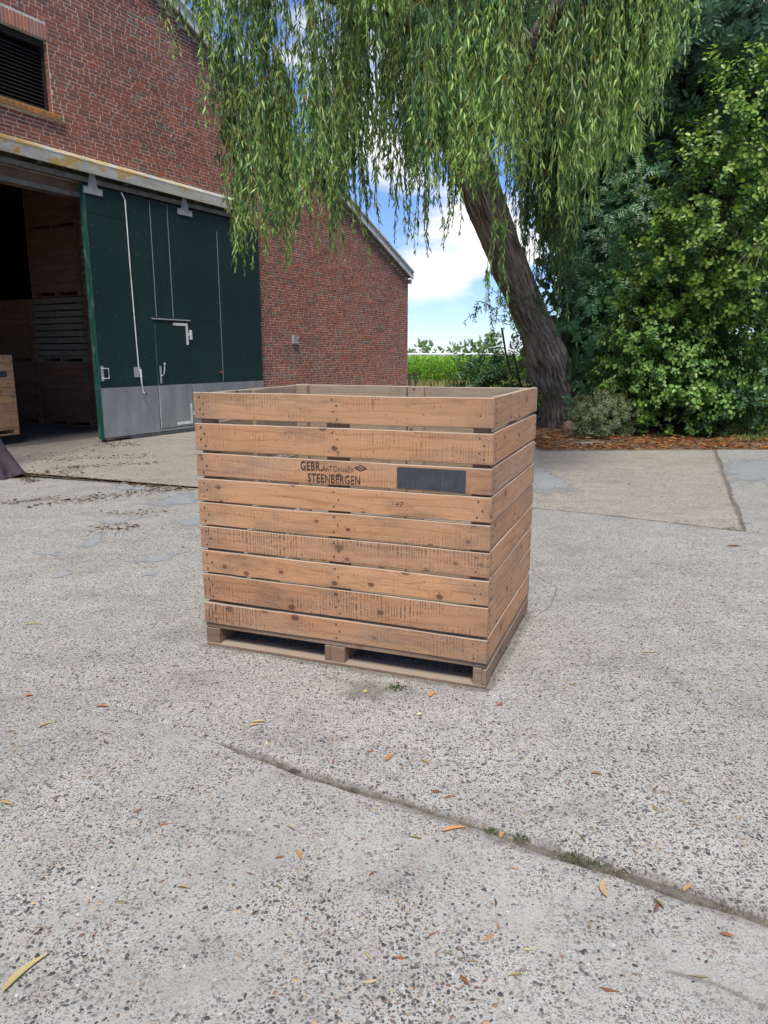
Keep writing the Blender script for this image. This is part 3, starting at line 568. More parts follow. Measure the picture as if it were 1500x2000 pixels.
for i, (a, b_) in enumerate(ZF):
    o = link('front_plank', plank_mesh(CW, TP, b_-a, 20, .005, i, mat=M['pine_rough' if i in (2, 5, 7, 8) else 'pine']), mainc, (0, -CDp/2+TP/2, (a+b_)/2), (R(random.uniform(-.25, .25)), R(random.uniform(-.10, .10)), 0)); front.append(o)
    link('back_plank', plank_mesh(CW, TP, b_-a-.004, 12, .004, i+20, mat=M['pine_dusty']), mainc, (0, CDp/2-TP/2, (a+b_)/2))
    for s in (-1, 1):
        g = random.uniform(-.004, .002) - (.016 if s < 0 else 0)
        link('side_plank', plank_mesh(CDp-2*TP-.002, TP, b_-a+.006+g, 12, .004, i+40+s*9, mat=M['pine'] if s > 0 else M['pine_dusty']), mainc, (s*(CW/2-TP/2-.001), 0, (a+b_)/2+.001), (0, R(random.uniform(-.2, .2)), R(90)))
def post(x0, x1, y0, y1, z0, z1, mat='pine_base', name='post'):
    m_ = MB(); m_.box(-(z1-z0)/2, (z1-z0)/2, -(y1-y0)/2, (y1-y0)/2, -(x1-x0)/2, (x1-x0)/2); return m_.obj(name, M[mat], mainc, loc=((x0+x1)/2, (y0+y1)/2, (z0+z1)/2), rot=(0, R(90), 0))
ix, iy = CW/2-TP-.002, CDp/2-TP-.002
for sx in (-1, 1):
    for sy in (-1, 1):
        xa, xb = sorted((sx*ix, sx*(ix-.07))); ya, yb = sorted((sy*iy, sy*(iy-.045))); post(xa, xb, ya, yb, .128, 1.317, 'pine_dusty' if sy > 0 else 'pine_base')
post(-.04, .064, -iy, -iy+.028, .128, 1.30); post(-.11, -.01, iy-.026, iy, .128, 1.317, 'pine_dusty'); post(.0, .10, iy-.024, iy, .128, 1.312, 'pine_dusty')
for sx in (-1, 1):
    xa, xb = sorted((sx*ix, sx*(ix-.026))); post(xa, xb, -.05, .05, .128, 1.31, 'pine_dusty')
for k in range(8):                                   # floor boards
    y = -CDp/2+.006+k*(CDp-.012)/8; o = link('deck_board', plank_mesh(CW-.004, .026, (CDp-.012)/8-.006, 8, .001, 70+k, mat=M['pine_base']), mainc, (0, y+(CDp-.012)/16, .1125), (R(90), 0, 0))
for x0, x1 in ((-CW/2+.002, -CW/2+.082), (-.061, -.030), (-.0275, .045), (CW/2-.062, CW/2-.022)):          # runners seen end-on under the front
    m_ = MB(); L = CDp-.008; m_.box(-L/2, L/2, -(x1-x0)/2, (x1-x0)/2, -.0385, .0385); m_.obj('runner', M['pine_base'], mainc, loc=((x0+x1)/2, 0, .0575), rot=(0, 0, R(90)))
for y in (-CDp/2+.0535, 0, CDp/2-.0535): link('skid_board', plank_mesh(CW-.002, .016, .105, 12, .002, 90+int(y*50), mat=M['pine_base']), mainc, (0, y, .0095), (R(90), 0, 0))
m_ = link('side_board', plank_mesh(CDp-.004, .020, .070, 10, .002, 97, mat=M['pine_base']), mainc, (CW/2-.0108, 0, .0576), (0, 0, R(90)))
nl = MB()
def nail(x, z, y=-CDp/2): nl.tube([(x, y+.004, z), (x, y-.0012, z)], .0050, 7)
for a, b_ in ZF:
    n = 4 if b_-a > .12 else 3
    for x0 in (-CW/2+.045, CW/2-.05, .012):
        for k in range(n): nail(x0 + (.011 if k % 2 else -.011) + random.uniform(-.004, .004), b_ - .022 - (b_-a-.044)*k/(n-1) + random.uniform(-.004, .004))
    for yy in (-CDp/2+.05, CDp/2-.05, 0):
        for k in range(n): x_, z_ = CW/2+.0, b_-.022-(b_-a-.044)*k/(n-1); nl.tube([(x_-.004, yy+(.010 if k % 2 else -.010), z_), (x_+.0012, yy+(.010 if k % 2 else -.010), z_)], .0045, 7)
nl.obj('nails', M['steel_dark'], mainc, kind='stuff')
# stencilled writing on the third board, paint panel, number on the fourth
def text_mesh(body, height, width, bold=0., space=1.):
    cu = bpy.data.curves.new('t', 'FONT'); cu.body = body; cu.size = 1; cu.offset = bold; cu.space_character = space; cu.resolution_u = 3
    o = bpy.data.objects.new('t', cu); COL.objects.link(o); dg = bpy.context.evaluated_depsgraph_get(); me = bpy.data.meshes.new_from_object(o.evaluated_get(dg)); bpy.data.objects.remove(o)
    V_ = np.empty(len(me.vertices)*3, 'f'); me.vertices.foreach_get('co', V_); V_ = V_.reshape(-1, 3); mn, mx = V_.min(0), V_.max(0)
    Q = np.zeros_like(V_); Q[:, 0] = (V_[:, 0]-mn[0])/(mx[0]-mn[0])*width; Q[:, 2] = (V_[:, 1]-mn[1])/(mx[1]-mn[1])*height
    me.vertices.foreach_set('co', Q.ravel()); me.update(); me.materials.clear(); return me
def on_plank(i, name, me, x, z, mat, dy=.0016, roll=0.):     # x from the left end, z of lower edge above ground
    me.materials.append(mat); p = front[i]; a, b_ = ZF[i]
    return link(name, me, p, (x-CW/2, -TP/2-dy-.001, z-(a+b_)/2), (0, roll, 0))
on_plank(2, 'lettering', text_mesh('GEBR.', .044, .112, .022, 1.1), .583, .968, M['ink'])
on_plank(2, 'lettering', text_mesh('AnTOnissEn', .026, .160, .0, 1.05), .695, .969, M['ink'], roll=R(-.6))
on_plank(2, 'lettering', text_mesh('STEENBERGEN', .043, .268, .022, 1.12), .621, .913, M['ink'])
on_plank(3, 'lettering', text_mesh('147', .024, .055, .01), 1.045, .829, M['ink_faint'], roll=R(4))
lg = MB()
def stroke(pts, wd):
    for (xa, za), (xb, zb) in zip(pts[:-1], pts[1:]):
        d = Vector((xb-xa, zb-za)); n_ = Vector((-d.y, d.x)).normalized()*wd/2; lg.add([(xa-n_.x, 0, za-n_.y), (xb-n_.x, 0, zb-n_.y), (xb+n_.x, 0, zb+n_.y), (xa+n_.x, 0, za+n_.y)], [(0, 1, 2, 3)])
stroke([(0, .014), (.031, .028), (.063, .014), (.031, 0), (0, .014)], .0035); stroke([(.008, .014), (.031, .0235), (.055, .014), (.031, .004), (.008, .014)], .002)
stroke([(.02, .010), (.026, .018), (.031, .009), (.036, .018), (.043, .011)], .0022); stroke([(.016, .014), (.048, .015)], .002)
on_plank(2, 'emblem', lg.mesh('emblem'), .860, .979, M['ink'])
pp = MB(); pp.box(0, .318, 0, .0016, 0, .098); on_plank(2, 'painted_panel', pp.mesh('painted_panel'), 1.069, .912, M['grey_paint'], .0026)

for pa, pb_ in (((-CW-.02, -.012), (.02, -.012)), ((.012, -.01), (.012, CDp))):  # contact shadow of the crate, painted as dark strips along its base
    q = [np.array([CX, CY, 0]) + ce*pa[0]+cn*pa[1], np.array([CX, CY, 0]) + ce*pb_[0]+cn*pb_[1]]; dirt_and_shade_strip([tuple(q[0][:2]), tuple(q[1][:2])], [.03, .05, .035], .0036)

# crates of the barn: old, planks nearly closed; slats read only on the one slatted crate
def barn_crate(kind):
    W_, D_, H_ = 1.56, 1.16, 1.34; mt = M['grey_wood'] if kind == 'slatted' else M['old_wood'] if kind == 'closed' else M['pine']
    parts = []; n = 9; z0 = .125; ph = (H_-z0)/n; gap = .028 if kind == 'slatted' else .004
    fp = plank_mesh(W_, .022, ph-gap, 4, .002, 3, mat=mt); sp_ = plank_mesh(D_-.048, .022, ph-gap, 3, .002, 5, mat=mt)
    for k in range(n):
        z = z0+ph*(k+.5)
        for s in (-1, 1): parts.append(('plank', fp, (0, s*(D_/2-.011), z), (0, 0, 0))); parts.append(('plank', sp_, (s*(W_/2-.012), 0, z), (0, 0, R(90))))
    pm_ = MB().box(-.04, .04, -.02, .02, .13, H_-.01).mesh('post', M['beam_wood'])
    for sx in (-1, 0, 1):
        for sy in (-1, 1): parts.append(('post', pm_, (sx*(W_/2-.068), sy*(D_/2-.046), 0), (0, 0, 0)))
    parts.append(('floor', MB().box(-W_/2, W_/2, -D_/2+.001, D_/2-.001, .092, .122).mesh('floor', mt), (0, 0, 0), (0, 0, 0)))
    rm = MB().box(-.045, .045, -D_/2+.004, D_/2-.004, .0215, .0915).mesh('runner', mt)
    for x in (-W_/2+.05, 0, W_/2-.05): parts.append(('runner', rm, (x, 0, 0), (0, 0, 0)))
    sk = MB().box(-W_/2+.002, W_/2-.002, -.06, .06, .001, .021).mesh('skid_board', mt)
    for y in (-D_/2+.066, D_/2-.066): parts.append(('skid_board', sk, (0, y, 0), (0, 0, 0)))
    return parts
KINDS = {k: barn_crate(k) for k in ('closed', 'slatted', 'fresh')}
def place_crate(kind, x, y, z, rz, label, group=None):
    o = empty('wooden_crate', barn_pt(x, y, z), WA+rz, label=label, cat='crate', group=group)
    for nm, me, lc, rt in KINDS[kind]: link(nm, me, o, lc, rt)
    return o
rows = [('nearest the green door', .66), ('second in from the green door', 2.30), ('third in from the green door', 3.96), ('furthest from the green door', 5.62)]
tiers = ['on the floor', 'on the second level', 'on the third level', 'on the top level']
for ci, (cn_, y0) in enumerate(rows):
    for ti in range(4 if ci < 2 else 2):
        kd = 'slatted' if (ci, ti) in ((1, 1), (0, 2)) else 'closed'
        nm = 'grey slatted' if kd == 'slatted' else 'dark brown closed'
        place_crate(kd, -10.15+.58+random.uniform(-.02, .02), y0+.80, ti*1.345, R(-90)+R(random.uniform(-.7, .7)), f'{nm} crate inside, {tiers[ti]}, {cn_}', 'crates stacked inside the barn')
lc_ = place_crate('fresh', -12.73-.78, 1.03+.58, .165, 0, 'pale orange crate at the left edge, raised off the barn floor', None)
pb = MB(); pb.box(-.29, .12, 0, .004, 0, .10); pb.obj('painted_panel', M['grey_paint'], lc_, loc=(.53, -.5845, .97))
for k, x in enumerate((-13.32, -14.05)):
    tb = MB(); tb.box(-.055, .055, -.55, .55, 0, .163); tb.obj('bearer_timber', M['fence_wood'], loc=barn_pt(x, 1.6, .0005), rot=(0, 0, WA), label='dark squared timber under the %s end of the raised orange crate' % ('right', 'left')[k], cat='timber', group='timbers under the raised crate')

# ---------------------------------------------------------------- foliage tools
def frames(D, Nh):
    D = D/np.linalg.norm(D, axis=1, keepdims=True); S = np.cross(D, Nh); S /= np.linalg.norm(S, axis=1, keepdims=True)+1e-9; return D, S, np.cross(S, D)
def narrow_leaves(P, D, L, Wd, C, r):
    """lanceolate blades, curved down their length and folded a little along the midrib: 6 vertices, 2 quads"""
    n = len(P); Nh = r.normal(size=(n, 3)); D, S, N = frames(D, Nh); L = L[:, None]; Wd = Wd[:, None]; cv = (r.uniform(-.05, .14, n)[:, None])*L
    v0 = P; v1 = P + D*L*.42 + S*Wd*.5 + N*Wd*.25 + N*cv; v2 = P + D*L - N*cv*.4; v3 = P + D*L*.42 - S*Wd*.5 + N*Wd*.25 + N*cv
    V = np.stack([v0, v1, v2, v3], 1).reshape(-1, 3); i = np.arange(n)*4; F = np.concatenate([np.stack([i, i+1, i+2], 1), np.stack([i, i+2, i+3], 1)]); return V, F, np.repeat(C, 4, 0)
def oval_leaves(P, D, Nh, L, Wd, C, r, tipw=.45, fold=.18):
    n = len(P); D, S, N = frames(D, Nh); L = L[:, None]; Wd = Wd[:, None]; dr = r.uniform(.02, .2, n)[:, None]*L
    v = [P, P+D*L*.28+S*Wd*.46+N*Wd*fold, P+D*L*.68+S*Wd*tipw+N*Wd*fold-N*dr*.4, P+D*L-N*dr, P+D*L*.68-S*Wd*tipw+N*Wd*fold-N*dr*.4, P+D*L*.28-S*Wd*.46+N*Wd*fold]
    V = np.stack(v, 1).reshape(-1, 3); i = np.arange(n)*6
    F = np.concatenate([np.stack([i, i+1, i+2], 1), np.stack([i, i+2, i+3], 1), np.stack([i, i+3, i+4], 1), np.stack([i, i+4, i+5], 1)]); return V, F, np.repeat(C, 6, 0)
def merge(parts):
    V, F, C, n = [], [], [], 0
    for v, f, c in parts: V.append(v); F.append(f+n); C.append(c); n += len(v)
    return np.concatenate(V), np.concatenate(F), np.concatenate(C)
def stem_tris(pts, rad, col, seg=4):
    pts = np.asarray(pts, float); n = len(pts); t = np.gradient(pts, axis=0); t /= np.linalg.norm(t, axis=1, keepdims=True)+1e-9
    a = np.cross(t, np.array([.31, .17, .94])); a /= np.linalg.norm(a, axis=1, keepdims=True)+1e-9; b = np.cross(t, a); rad = np.broadcast_to(rad, (n,))[:, None]
    V = np.concatenate([pts + (a*math.cos(2*math.pi*k/seg) + b*math.sin(2*math.pi*k/seg))*rad for k in range(seg)]).reshape(seg, n, 3)
    F = []
    for k in range(seg):
        k2 = (k+1) % seg
        for i in range(n-1): F += [(k*n+i, k2*n+i, k2*n+i+1), (k*n+i, k2*n+i+1, k*n+i+1)]
    V = V.reshape(-1, 3); return V, np.array(F), np.tile(col, (len(V), 1))
def mats_apply(proto, mats):
    """joined copies of a prototype"""
    V, F, C = proto; n = len(V); A = np.stack(mats); VV = np.einsum('kij,nj->kni', A[:, :3, :3], V) + A[:, None, :3, 3]
    FF = (F[None] + (np.arange(len(A))*n)[:, None, None]).reshape(-1, 3); return VV.reshape(-1, 3), FF, np.tile(C, (len(A), 1))
def jitter(base, n, r, v=.25, hue=.06):
    c = np.array(base)[None]*r.uniform(1-v, 1+v, (n, 1)); c = c*(1 + r.normal(0, hue, (n, 3))); return np.clip(c, .003, 1)

# ---------------------------------------------------------------- weeping willow
def hanging_branch(seed, length, nst, dense=1., young_lit=.5):
    """a drooping spray: several thin whips falling from one point, narrow leaves hanging off them"""
    r = np.random.default_rng(seed); out = []
    for k in range(nst):
        L = length*r.uniform(.55, 1.) if k else length; a = r.uniform(0, 2*math.pi); rr = r.uniform(.02, .22)*(k > 0); n = 16; t = np.linspace(0, 1, n)
        sx, sy = rr*math.cos(a), rr*math.sin(a); dx, dy = r.normal(0, .10, 2)
        wob = .035*np.stack([np.sin(t*r.uniform(4, 9)+r.uniform(0, 6)), np.sin(t*r.uniform(4, 9)+r.uniform(0, 6))], 1)*t[:, None]
        pts = np.stack([sx*np.minimum(1, t*5)+dx*t, sy*np.minimum(1, t*5)+dy*t, .10*np.sin(np.minimum(t*6, math.pi))*(k > 0) - t*L], 1); pts[:, :2] += wob
        out.append(stem_tris(pts, np.linspace(.0055, .0022, n), (.30, .27, .07), 3))
        m = int(L/.021*dense); s = np.sort(r.uniform(.04, 1, m)); P = np.stack([np.interp(s, t, pts[:, j]) for j in range(3)], 1)
        an = r.uniform(0, 2*math.pi, m); sp = np.abs(r.normal(.22, .26, m)); D = np.stack([np.cos(an)*sp, np.sin(an)*sp, -r.uniform(.45, 1.1, m)], 1)
        ln = r.uniform(.055, .15, m)*(1-.35*(s > .93)); base = np.where((r.random(m) < young_lit*(.3+.7*s))[:, None], np.array([.36, .50, .17]), np.array([.085, .175, .080])); C = base*r.uniform(.75, 1.3, (m, 1))
        old = r.random(m) < .012; C[old] = (.22, .13, .04)
        out.append(narrow_leaves(P, D, ln, ln*r.uniform(.13, .19, m), C, r))
    return merge(out)
HB = [hanging_branch(100+i, L, k, 1., lit_share) for i, (L, k, lit_share) in enumerate([(1.1, 4, .95), (1.5, 5, .85), (1.9, 5, .9), (2.3, 5, .8), (2.7, 6, .2), (3.1, 6, .15), (1.7, 4, .3), (2.4, 5, .1), (1.3, 1, .8), (1.8, 2, .8)])]  # pale outer sprays have sunlight painted in, dark inner ones the crown's shade
HBL = [1.1, 1.5, 1.9, 2.3, 2.7, 3.1, 1.7, 2.4, 1.3, 1.8]
HBM = [np_mesh('hanging_branch', *p, M['willow_leaf']) for p in HB]
willow = empty('willow_tree', tuple(ground(1092, 826)), label='weeping willow with thick leaning trunk and long hanging leafy branches', cat='tree'); WLOC = np.array(willow.location)
# trunk: read along its middle line, leaning left and towards the camera
tp = [(1094, 838, 15.9, .52), (1090, 800, 15.75, .47), (1082, 760, 15.6, .43), (1066, 715, 15.4, .435), (1046, 670, 15.15, .425), (1022, 625, 14.9, .375), (998, 575, 14.55, .365), (972, 520, 14.2, .36), (950, 470, 13.9, .355), (925, 415, 13.55, .36), (898, 350, 13.2, .37), (868, 270, 12.8, .36)]
tc_ = [at_y(u+10+max(0, (760-v))*.055, v, Y)-WLOC for u, v, Y, r in tp]; tr_ = [q[3]*.86 for q in tp]
def trunk_mesh(cs, rs, seg=72, sub=9, bulge=None, seed=1, amp=.05, fissure=None):
    cs = np.array(cs); n = len(cs); tt = np.linspace(0, n-1, (n-1)*sub+1)
    ctr = np.stack([np.interp(tt, range(n), cs[:, j]) for j in range(3)], 1); rad = np.interp(tt, range(n), rs)
    for _ in range(6): ctr[1:-1] = .5*ctr[1:-1] + .25*(ctr[:-2]+ctr[2:]); rad[1:-1] = .5*rad[1:-1]+.25*(rad[:-2]+rad[2:])
    V, A_ = [], []; run = 0.
    for i in range(len(tt)):
        run += np.linalg.norm(ctr[i]-ctr[i-1]) if i else 0.
        t = ctr[min(i+1, len(tt)-1)]-ctr[max(i-1, 0)]; t = t/np.linalg.norm(t); a = np.cross(t, [0, 1, 0]); a /= np.linalg.norm(a); b = np.cross(a, t)     # a: picture left-right, b: away
        if t[2] > 0: a = -a if a[0] < 0 else a
        for k in range(seg):
            an = 2*math.pi*k/seg; d = a*math.cos(an) + np.cross(t, a)*math.sin(an); p = ctr[i] + d*rad[i]
            q = Vector((math.cos(an)*2.2+seed, math.sin(an)*2.2, tt[i]*.22)); h = mnoise.fractal(q*1.1, .7, 2., 4)*.9
            ridge = 1-abs(mnoise.noise(Vector((math.cos(an)*7.5, math.sin(an)*7.5, tt[i]*.9+seed))))*2.4
            rr = rad[i]*(1 + .10*h) + amp*.45*ridge
            if bulge:
                for bi, ba, bs, bw, bh in bulge:
                    da = (an-ba+math.pi) % (2*math.pi)-math.pi; rr += bh*math.exp(-((tt[i]-bi)/bs)**2-(da/bw)**2)
            V.append(ctr[i] + d*rr); A_.append((math.cos(an), math.sin(an), run))
    N = len(tt); F = [(i*seg+k, i*seg+(k+1) % seg, (i+1)*seg+(k+1) % seg, (i+1)*seg+k) for i in range(N-1) for k in range(seg)]
    return np.array(V), np.array(F), ctr, np.array(A_)
tv, tf, tctr, tat = trunk_mesh(tc_, tr_, bulge=[(3.2, math.pi*.98, .75, .65, .13), (3.35, math.pi*1.22, .35, .3, -.16), (3.6, math.pi*1.42, .4, .35, .11), (0., 0., .9, .7, .16), (.6, math.pi*1.72, 1.1, .16, -.17), (0, math.pi, .7, .6, .10), (6.9, math.pi*1.0, .4, .4, .05)])
trunk = link('trunk', np_mesh('trunk', tv, tf, tat, M['willow_bark'], True), willow)
top = tctr[-1]
def limb(pts, r0, r1, parent=willow, mat='limb_bark', name='limb', seg=9):
    pts = [np.array(p) for p in pts]; n = len(pts); tt = np.linspace(0, n-1, (n-1)*5+1); c = np.stack([np.interp(tt, range(n), [p[j] for p in pts]) for j in range(3)], 1)
    for _ in range(4): c[1:-1] = .5*c[1:-1]+.25*(c[:-2]+c[2:])
    m_ = MB(); m_.tube(c, list(np.linspace(r0, r1, len(c))), seg); return m_.obj(name, M[mat], parent, True)
TOPW = top + WLOC
for q in ([(-.6, -.8, .7), (-1.6, -2.0, 1.7), (-2.6, -3.0, 2.1), (-3.3, -3.8, 1.9)], [(.2, -.9, 1.1), (.3, -2.2, 2.3), (.4, -3.8, 3.0), (.3, -5.0, 2.8)], [(.7, -.3, .9), (1.9, -1.2, 2.2), (3.0, -2.4, 2.9), (3.6, -3.4, 2.7)],
          [(-.5, .5, 1.0), (-1.5, 1.2, 2.3), (-2.7, 1.6, 2.9), (-3.6, 1.6, 2.6)], [(.6, .6, 1.2), (1.8, 1.5, 2.5), (3.0, 1.8, 3.2), (3.8, 1.7, 3.0)], [(0, 0, 1.4), (-.2, .2, 3.0), (.1, -.6, 4.3), (.0, -1.5, 5.0)]):
    limb([top-np.array([0, 0, .4])] + [top+np.array(p) for p in q], .21, .05)
limb([at_y(745, 60, 10.2)-WLOC, at_y(705, 105, 10.1)-WLOC, at_y(690, 160, 10.0)-WLOC, at_y(655, 210, 9.9)-WLOC], .03, .012)
# where the hanging curtain ends, read off the photograph (column -> row)
CU = np.array([330, 350, 380, 430, 450, 466, 500, 545, 600, 650, 672, 705, 740, 800, 850, 900, 955, 985, 1010, 1060, 1110, 1150, 1200, 1240, 1265, 1320, 1345, 1380])
CV = np.array([-60, 60, 60, 190, 240, 510, 490, 490, 470, 440, 480, 400, 375, 385, 380, 400, 430, 400, 400, 350, 420, 320, 330, 310, 190, 110, 60, -120])
r = np.random.default_rng(21); hb = []
def try_branch(u, Y, vtip, big=None):
    P = at_y(u, vtip, Y); i = int(r.choice([0, 1, 2, 3, 6] if Y < 10.2 else [2, 3, 4, 5, 6, 7])) if big is None else big; s = r.uniform(.85, 1.12); hb.append((P[0], P[1], P[2]+HBL[i]*s*.97, i, s, r.uniform(0, 6.28)))
for _ in range(84):                                   # the curtain in clumps, near edge to far edge of the crown
    u0 = r.uniform(335, 1345); lo = 7.4 if u0 > 620 else 8.6; Y0 = lo + (13.5-lo)*r.random()**1.2
    if u0 < 470: Y0 = r.uniform(8.8, 12.5)
    if u0 > 1010: Y0 = min(Y0, 12.6)
    k = r.random(); lift = abs(r.normal(0, 40)) if k < .40 else r.uniform(40, 520)
    if np.interp(u0, CU, CV) - lift < -330: continue
    vt0 = np.interp(u0, CU, CV) - lift
    if u0 < 600 and vt0 < 250 and r.random() < (.55 if u0 < 480 else .35): continue
    for _k in range(int(r.integers(3, 7))):
        u = u0 + r.normal(0, 16); Y = Y0 + r.normal(0, .16); vt = np.interp(u, CU, CV) - lift - abs(r.normal(0, 45))
        if 700 < u < 900 and vt > 330 and Y > 12: vt -= 40
        try_branch(u, Y, vt, int(r.choice([0, 1, 6, 6])) if u < 610 else None)
for _ in range(40): u = r.uniform(640, 1260); try_branch(u, r.uniform(11.5, 13.4), np.interp(u, CU, CV) - r.uniform(0, 400), int(r.choice([4, 5, 7])))
for _ in range(70): u = r.uniform(345, 1330); try_branch(u, r.uniform(8.6, 12.8), np.interp(u, CU, CV) + r.uniform(-60, 55), int(r.choice([8, 9])))
for _ in range(26): u = r.uniform(400, 600); try_branch(u, r.uniform(9.5, 13), r.uniform(60, 300), int(r.choice([8, 9])))
for _ in range(4): u = r.uniform(400, 600); try_branch(u, r.uniform(10, 13), r.uniform(60, 300), 0)
for u, v, Y in ((957, 598, 9.5), (792, 470, 11), (832, 492, 11), (755, 440, 10.5), (880, 455, 11.5), (850, 470, 12), (1180, 395, 9.5), (1100, 460, 9.8), (668, 500, 9.0), (475, 522, 9.2), (500, 505, 9.6), (556, 505, 9.4), (440, 235, 9.2), (362, 105, 9.3), (398, 60, 9.6), (1330, 105, 7.6), (1300, 100, 7.8), (1230, 300, 8.0), (1215, 270, 8.2), (1140, 250, 7.7), (1145, 180, 7.5)): try_branch(u, Y, v, int(r.integers(0, 4)))
for _ in range(75):                                   # darker far side, right of the trunk
    u = r.uniform(1000, 1150); Y = r.uniform(13.2, 14.6); try_branch(u, Y, r.uniform(300, 560) if u < 1120 else r.uniform(250, 420), int(r.choice([4, 5, 7])))
hb.append((*at_y(1105, 250, 12.6), 5, 1.0, .4))
hb = [h_ for h_ in hb if h_[2] > 2.2]
U_, V_ = proj(np.array([[h_[0], h_[1], h_[2]-HBL[h_[3]]*.5] for h_ in hb])); dist = np.array([h_[1] for h_ in hb]); score = dist + 100*((U_ < 20) | (U_ > 1480) | (V_ < -60)); o_ = np.argsort(score)
crown = empty('crown'); crown.parent = willow
rest_m = {}
for rank, k in enumerate(o_):
    x, y, z, i, s, a = hb[k]; tilt = (r.normal(0, .05), r.normal(0, .05))
    if rank < 300: ob = link('hanging_branch', HBM[i], crown, (x-WLOC[0], y-WLOC[1], z-WLOC[2]), (tilt[0], tilt[1], a)); ob.scale = (s, s, s)
    else: rest_m.setdefault(i, []).append(np.array(Matrix.LocRotScale(Vector((x-WLOC[0], y-WLOC[1], z-WLOC[2])), Matrix.Rotation(a, 3, 'Z').to_euler(), Vector((s, s, s))), float))
# the upper crown above the frame, so that the light through it is right
for _ in range(80):
    x, y = r.uniform(-3.6, 5.2), r.uniform(7.6, 16); z = r.uniform(7.6, 9.6) - .10*((x-1)**2+(y-11.5)**2)*.5; i = int(r.integers(0, 8))
    if z < 6.4 or proj(np.array([x, y, z-HBL[i]]))[1] > -20: continue
    rest_m.setdefault(i, []).append(np.array(Matrix.LocRotScale(Vector((x-WLOC[0], y-WLOC[1], z-WLOC[2])), Matrix.Rotation(r.uniform(0, 6), 3, 'Z').to_euler(), Vector((1, 1, 1))), float))
link('inner_foliage', np_mesh('inner_foliage', *merge([mats_apply(HB[i], m_) for i, m_ in rest_m.items()]), M['willow_leaf']), crown, kind='stuff')
# short water shoots on the trunk
def trunk_shoots():
    parts = []; rr = np.random.default_rng(5)
    for u, v, Y, n in ((965, 575, 14.0, 9), (945, 590, 14.1, 7), (1040, 600, 14.3, 5), (985, 600, 13.9, 6), (1000, 640, 14.4, 3), (1075, 770, 15.0, 3)):
        for _ in range(n):
            b0 = at_y(u+rr.uniform(-18, 18), v+rr.uniform(-25, 25), Y)-WLOC; L = rr.uniform(.3, .8); d = np.array([rr.normal(0, .45), -rr.uniform(.1, .5), rr.normal(.05, .35)]); t = np.linspace(0, 1, 8)[:, None]
            pts = b0 + d*t*L + np.array([0, 0, -.55])*(t**2)*L; parts.append(stem_tris(pts, np.linspace(.007, .002, 8), (.10, .085, .04), 3)); m = int(L*42); s = rr.uniform(.15, 1, m)
            P = np.stack([np.interp(s, t[:, 0], pts[:, j]) for j in range(3)], 1); D = rr.normal(0, .6, (m, 3)); D[:, 2] -= .5; ln = rr.uniform(.06, .12, m); parts.append(narrow_leaves(P, D, ln, ln*.17, jitter((.10, .17, .05), m, rr), rr))
    link('trunk_shoots', np_mesh('trunk_shoots', *merge(parts), M['willow_leaf']), willow, kind='stuff')
trunk_shoots()

# ---------------------------------------------------------------- shrubs and trees on the right
def leafy_shoot(seed, L, n, ll, col, ratio=.68, kind='oval', young_lit=None):
    """a leafy twig growing along +z"""
    r = np.random.default_rng(seed); t = np.linspace(0, 1, 7); pts = np.stack([.12*L*np.sin(t*r.uniform(1, 3)), .12*L*np.sin(t*r.uniform(1, 3)+1)-.0, t*L], 1); out = [stem_tris(pts, np.linspace(.006, .002, 7), (.07, .05, .03), 3)]
    s = np.linspace(.12, 1, n)+r.uniform(-.03, .03, n); s = np.clip(s, 0, 1); P = np.stack([np.interp(s, t, pts[:, j]) for j in range(3)], 1); an = np.arange(n)*2.4+r.uniform(-.4, .4, n)
    if kind == 'oval':
        D = np.stack([np.cos(an), np.sin(an), r.uniform(-.1, .7, n)], 1); Nh = np.stack([-.5*np.cos(an), -.5*np.sin(an), np.ones(n)], 1)+r.normal(0, .35, (n, 3)); l = r.uniform(.7, 1.15, n)*ll; C = jitter(col, n, r, .3)
        if young_lit is not None: C[s > .78] = jitter(young_lit, int((s > .78).sum()), r, .2)
        P = P + D/np.linalg.norm(D, axis=1, keepdims=True)*.02
        out.append(oval_leaves(P, D, Nh, l, l*ratio, C, r))
    else:                                              # feathered leaves: leaflets in pairs along a stalk
        for q in range(n):
            d = np.array([math.cos(an[q]), math.sin(an[q]), r.uniform(.1, .7)]); d /= np.linalg.norm(d); side = np.cross(d, [0, 0, 1]); side /= np.linalg.norm(side); RL = ll*r.uniform(.8, 1.2); tt = np.linspace(0, 1, 5)[:, None]
            rp = P[q] + d*tt*RL - np.array([0, 0, .35])*(tt**2)*RL; out.append(stem_tris(rp, .0022, (.07, .10, .03), 3)); c = jitter(col, 1, r, .22)[0]
            for k in range(5):
                b0 = np.array([np.interp(.25+.17*k, tt[:, 0], rp[:, j]) for j in range(3)])
                for sg in ((-1, 1) if k < 4 else (0,)):
                    dd = (side*sg + d*.55 if sg else d) + np.array([0, 0, -.25]); l = np.array([RL*.36*r.uniform(.85, 1.1)]); out.append(oval_leaves(b0[None], dd[None], np.array([[0, 0, 1.]])+r.normal(0, .2, (1, 3)), l, l*.42, (c*r.uniform(.85, 1.15))[None], r, .34, .1))
    return merge(out)
def align(d, rr, s=1.):
    q = Vector(d).to_track_quat('Z', 'Y'); return q @ Matrix.Rotation(rr.uniform(0, 6.28), 3, 'Z').to_quaternion(), s
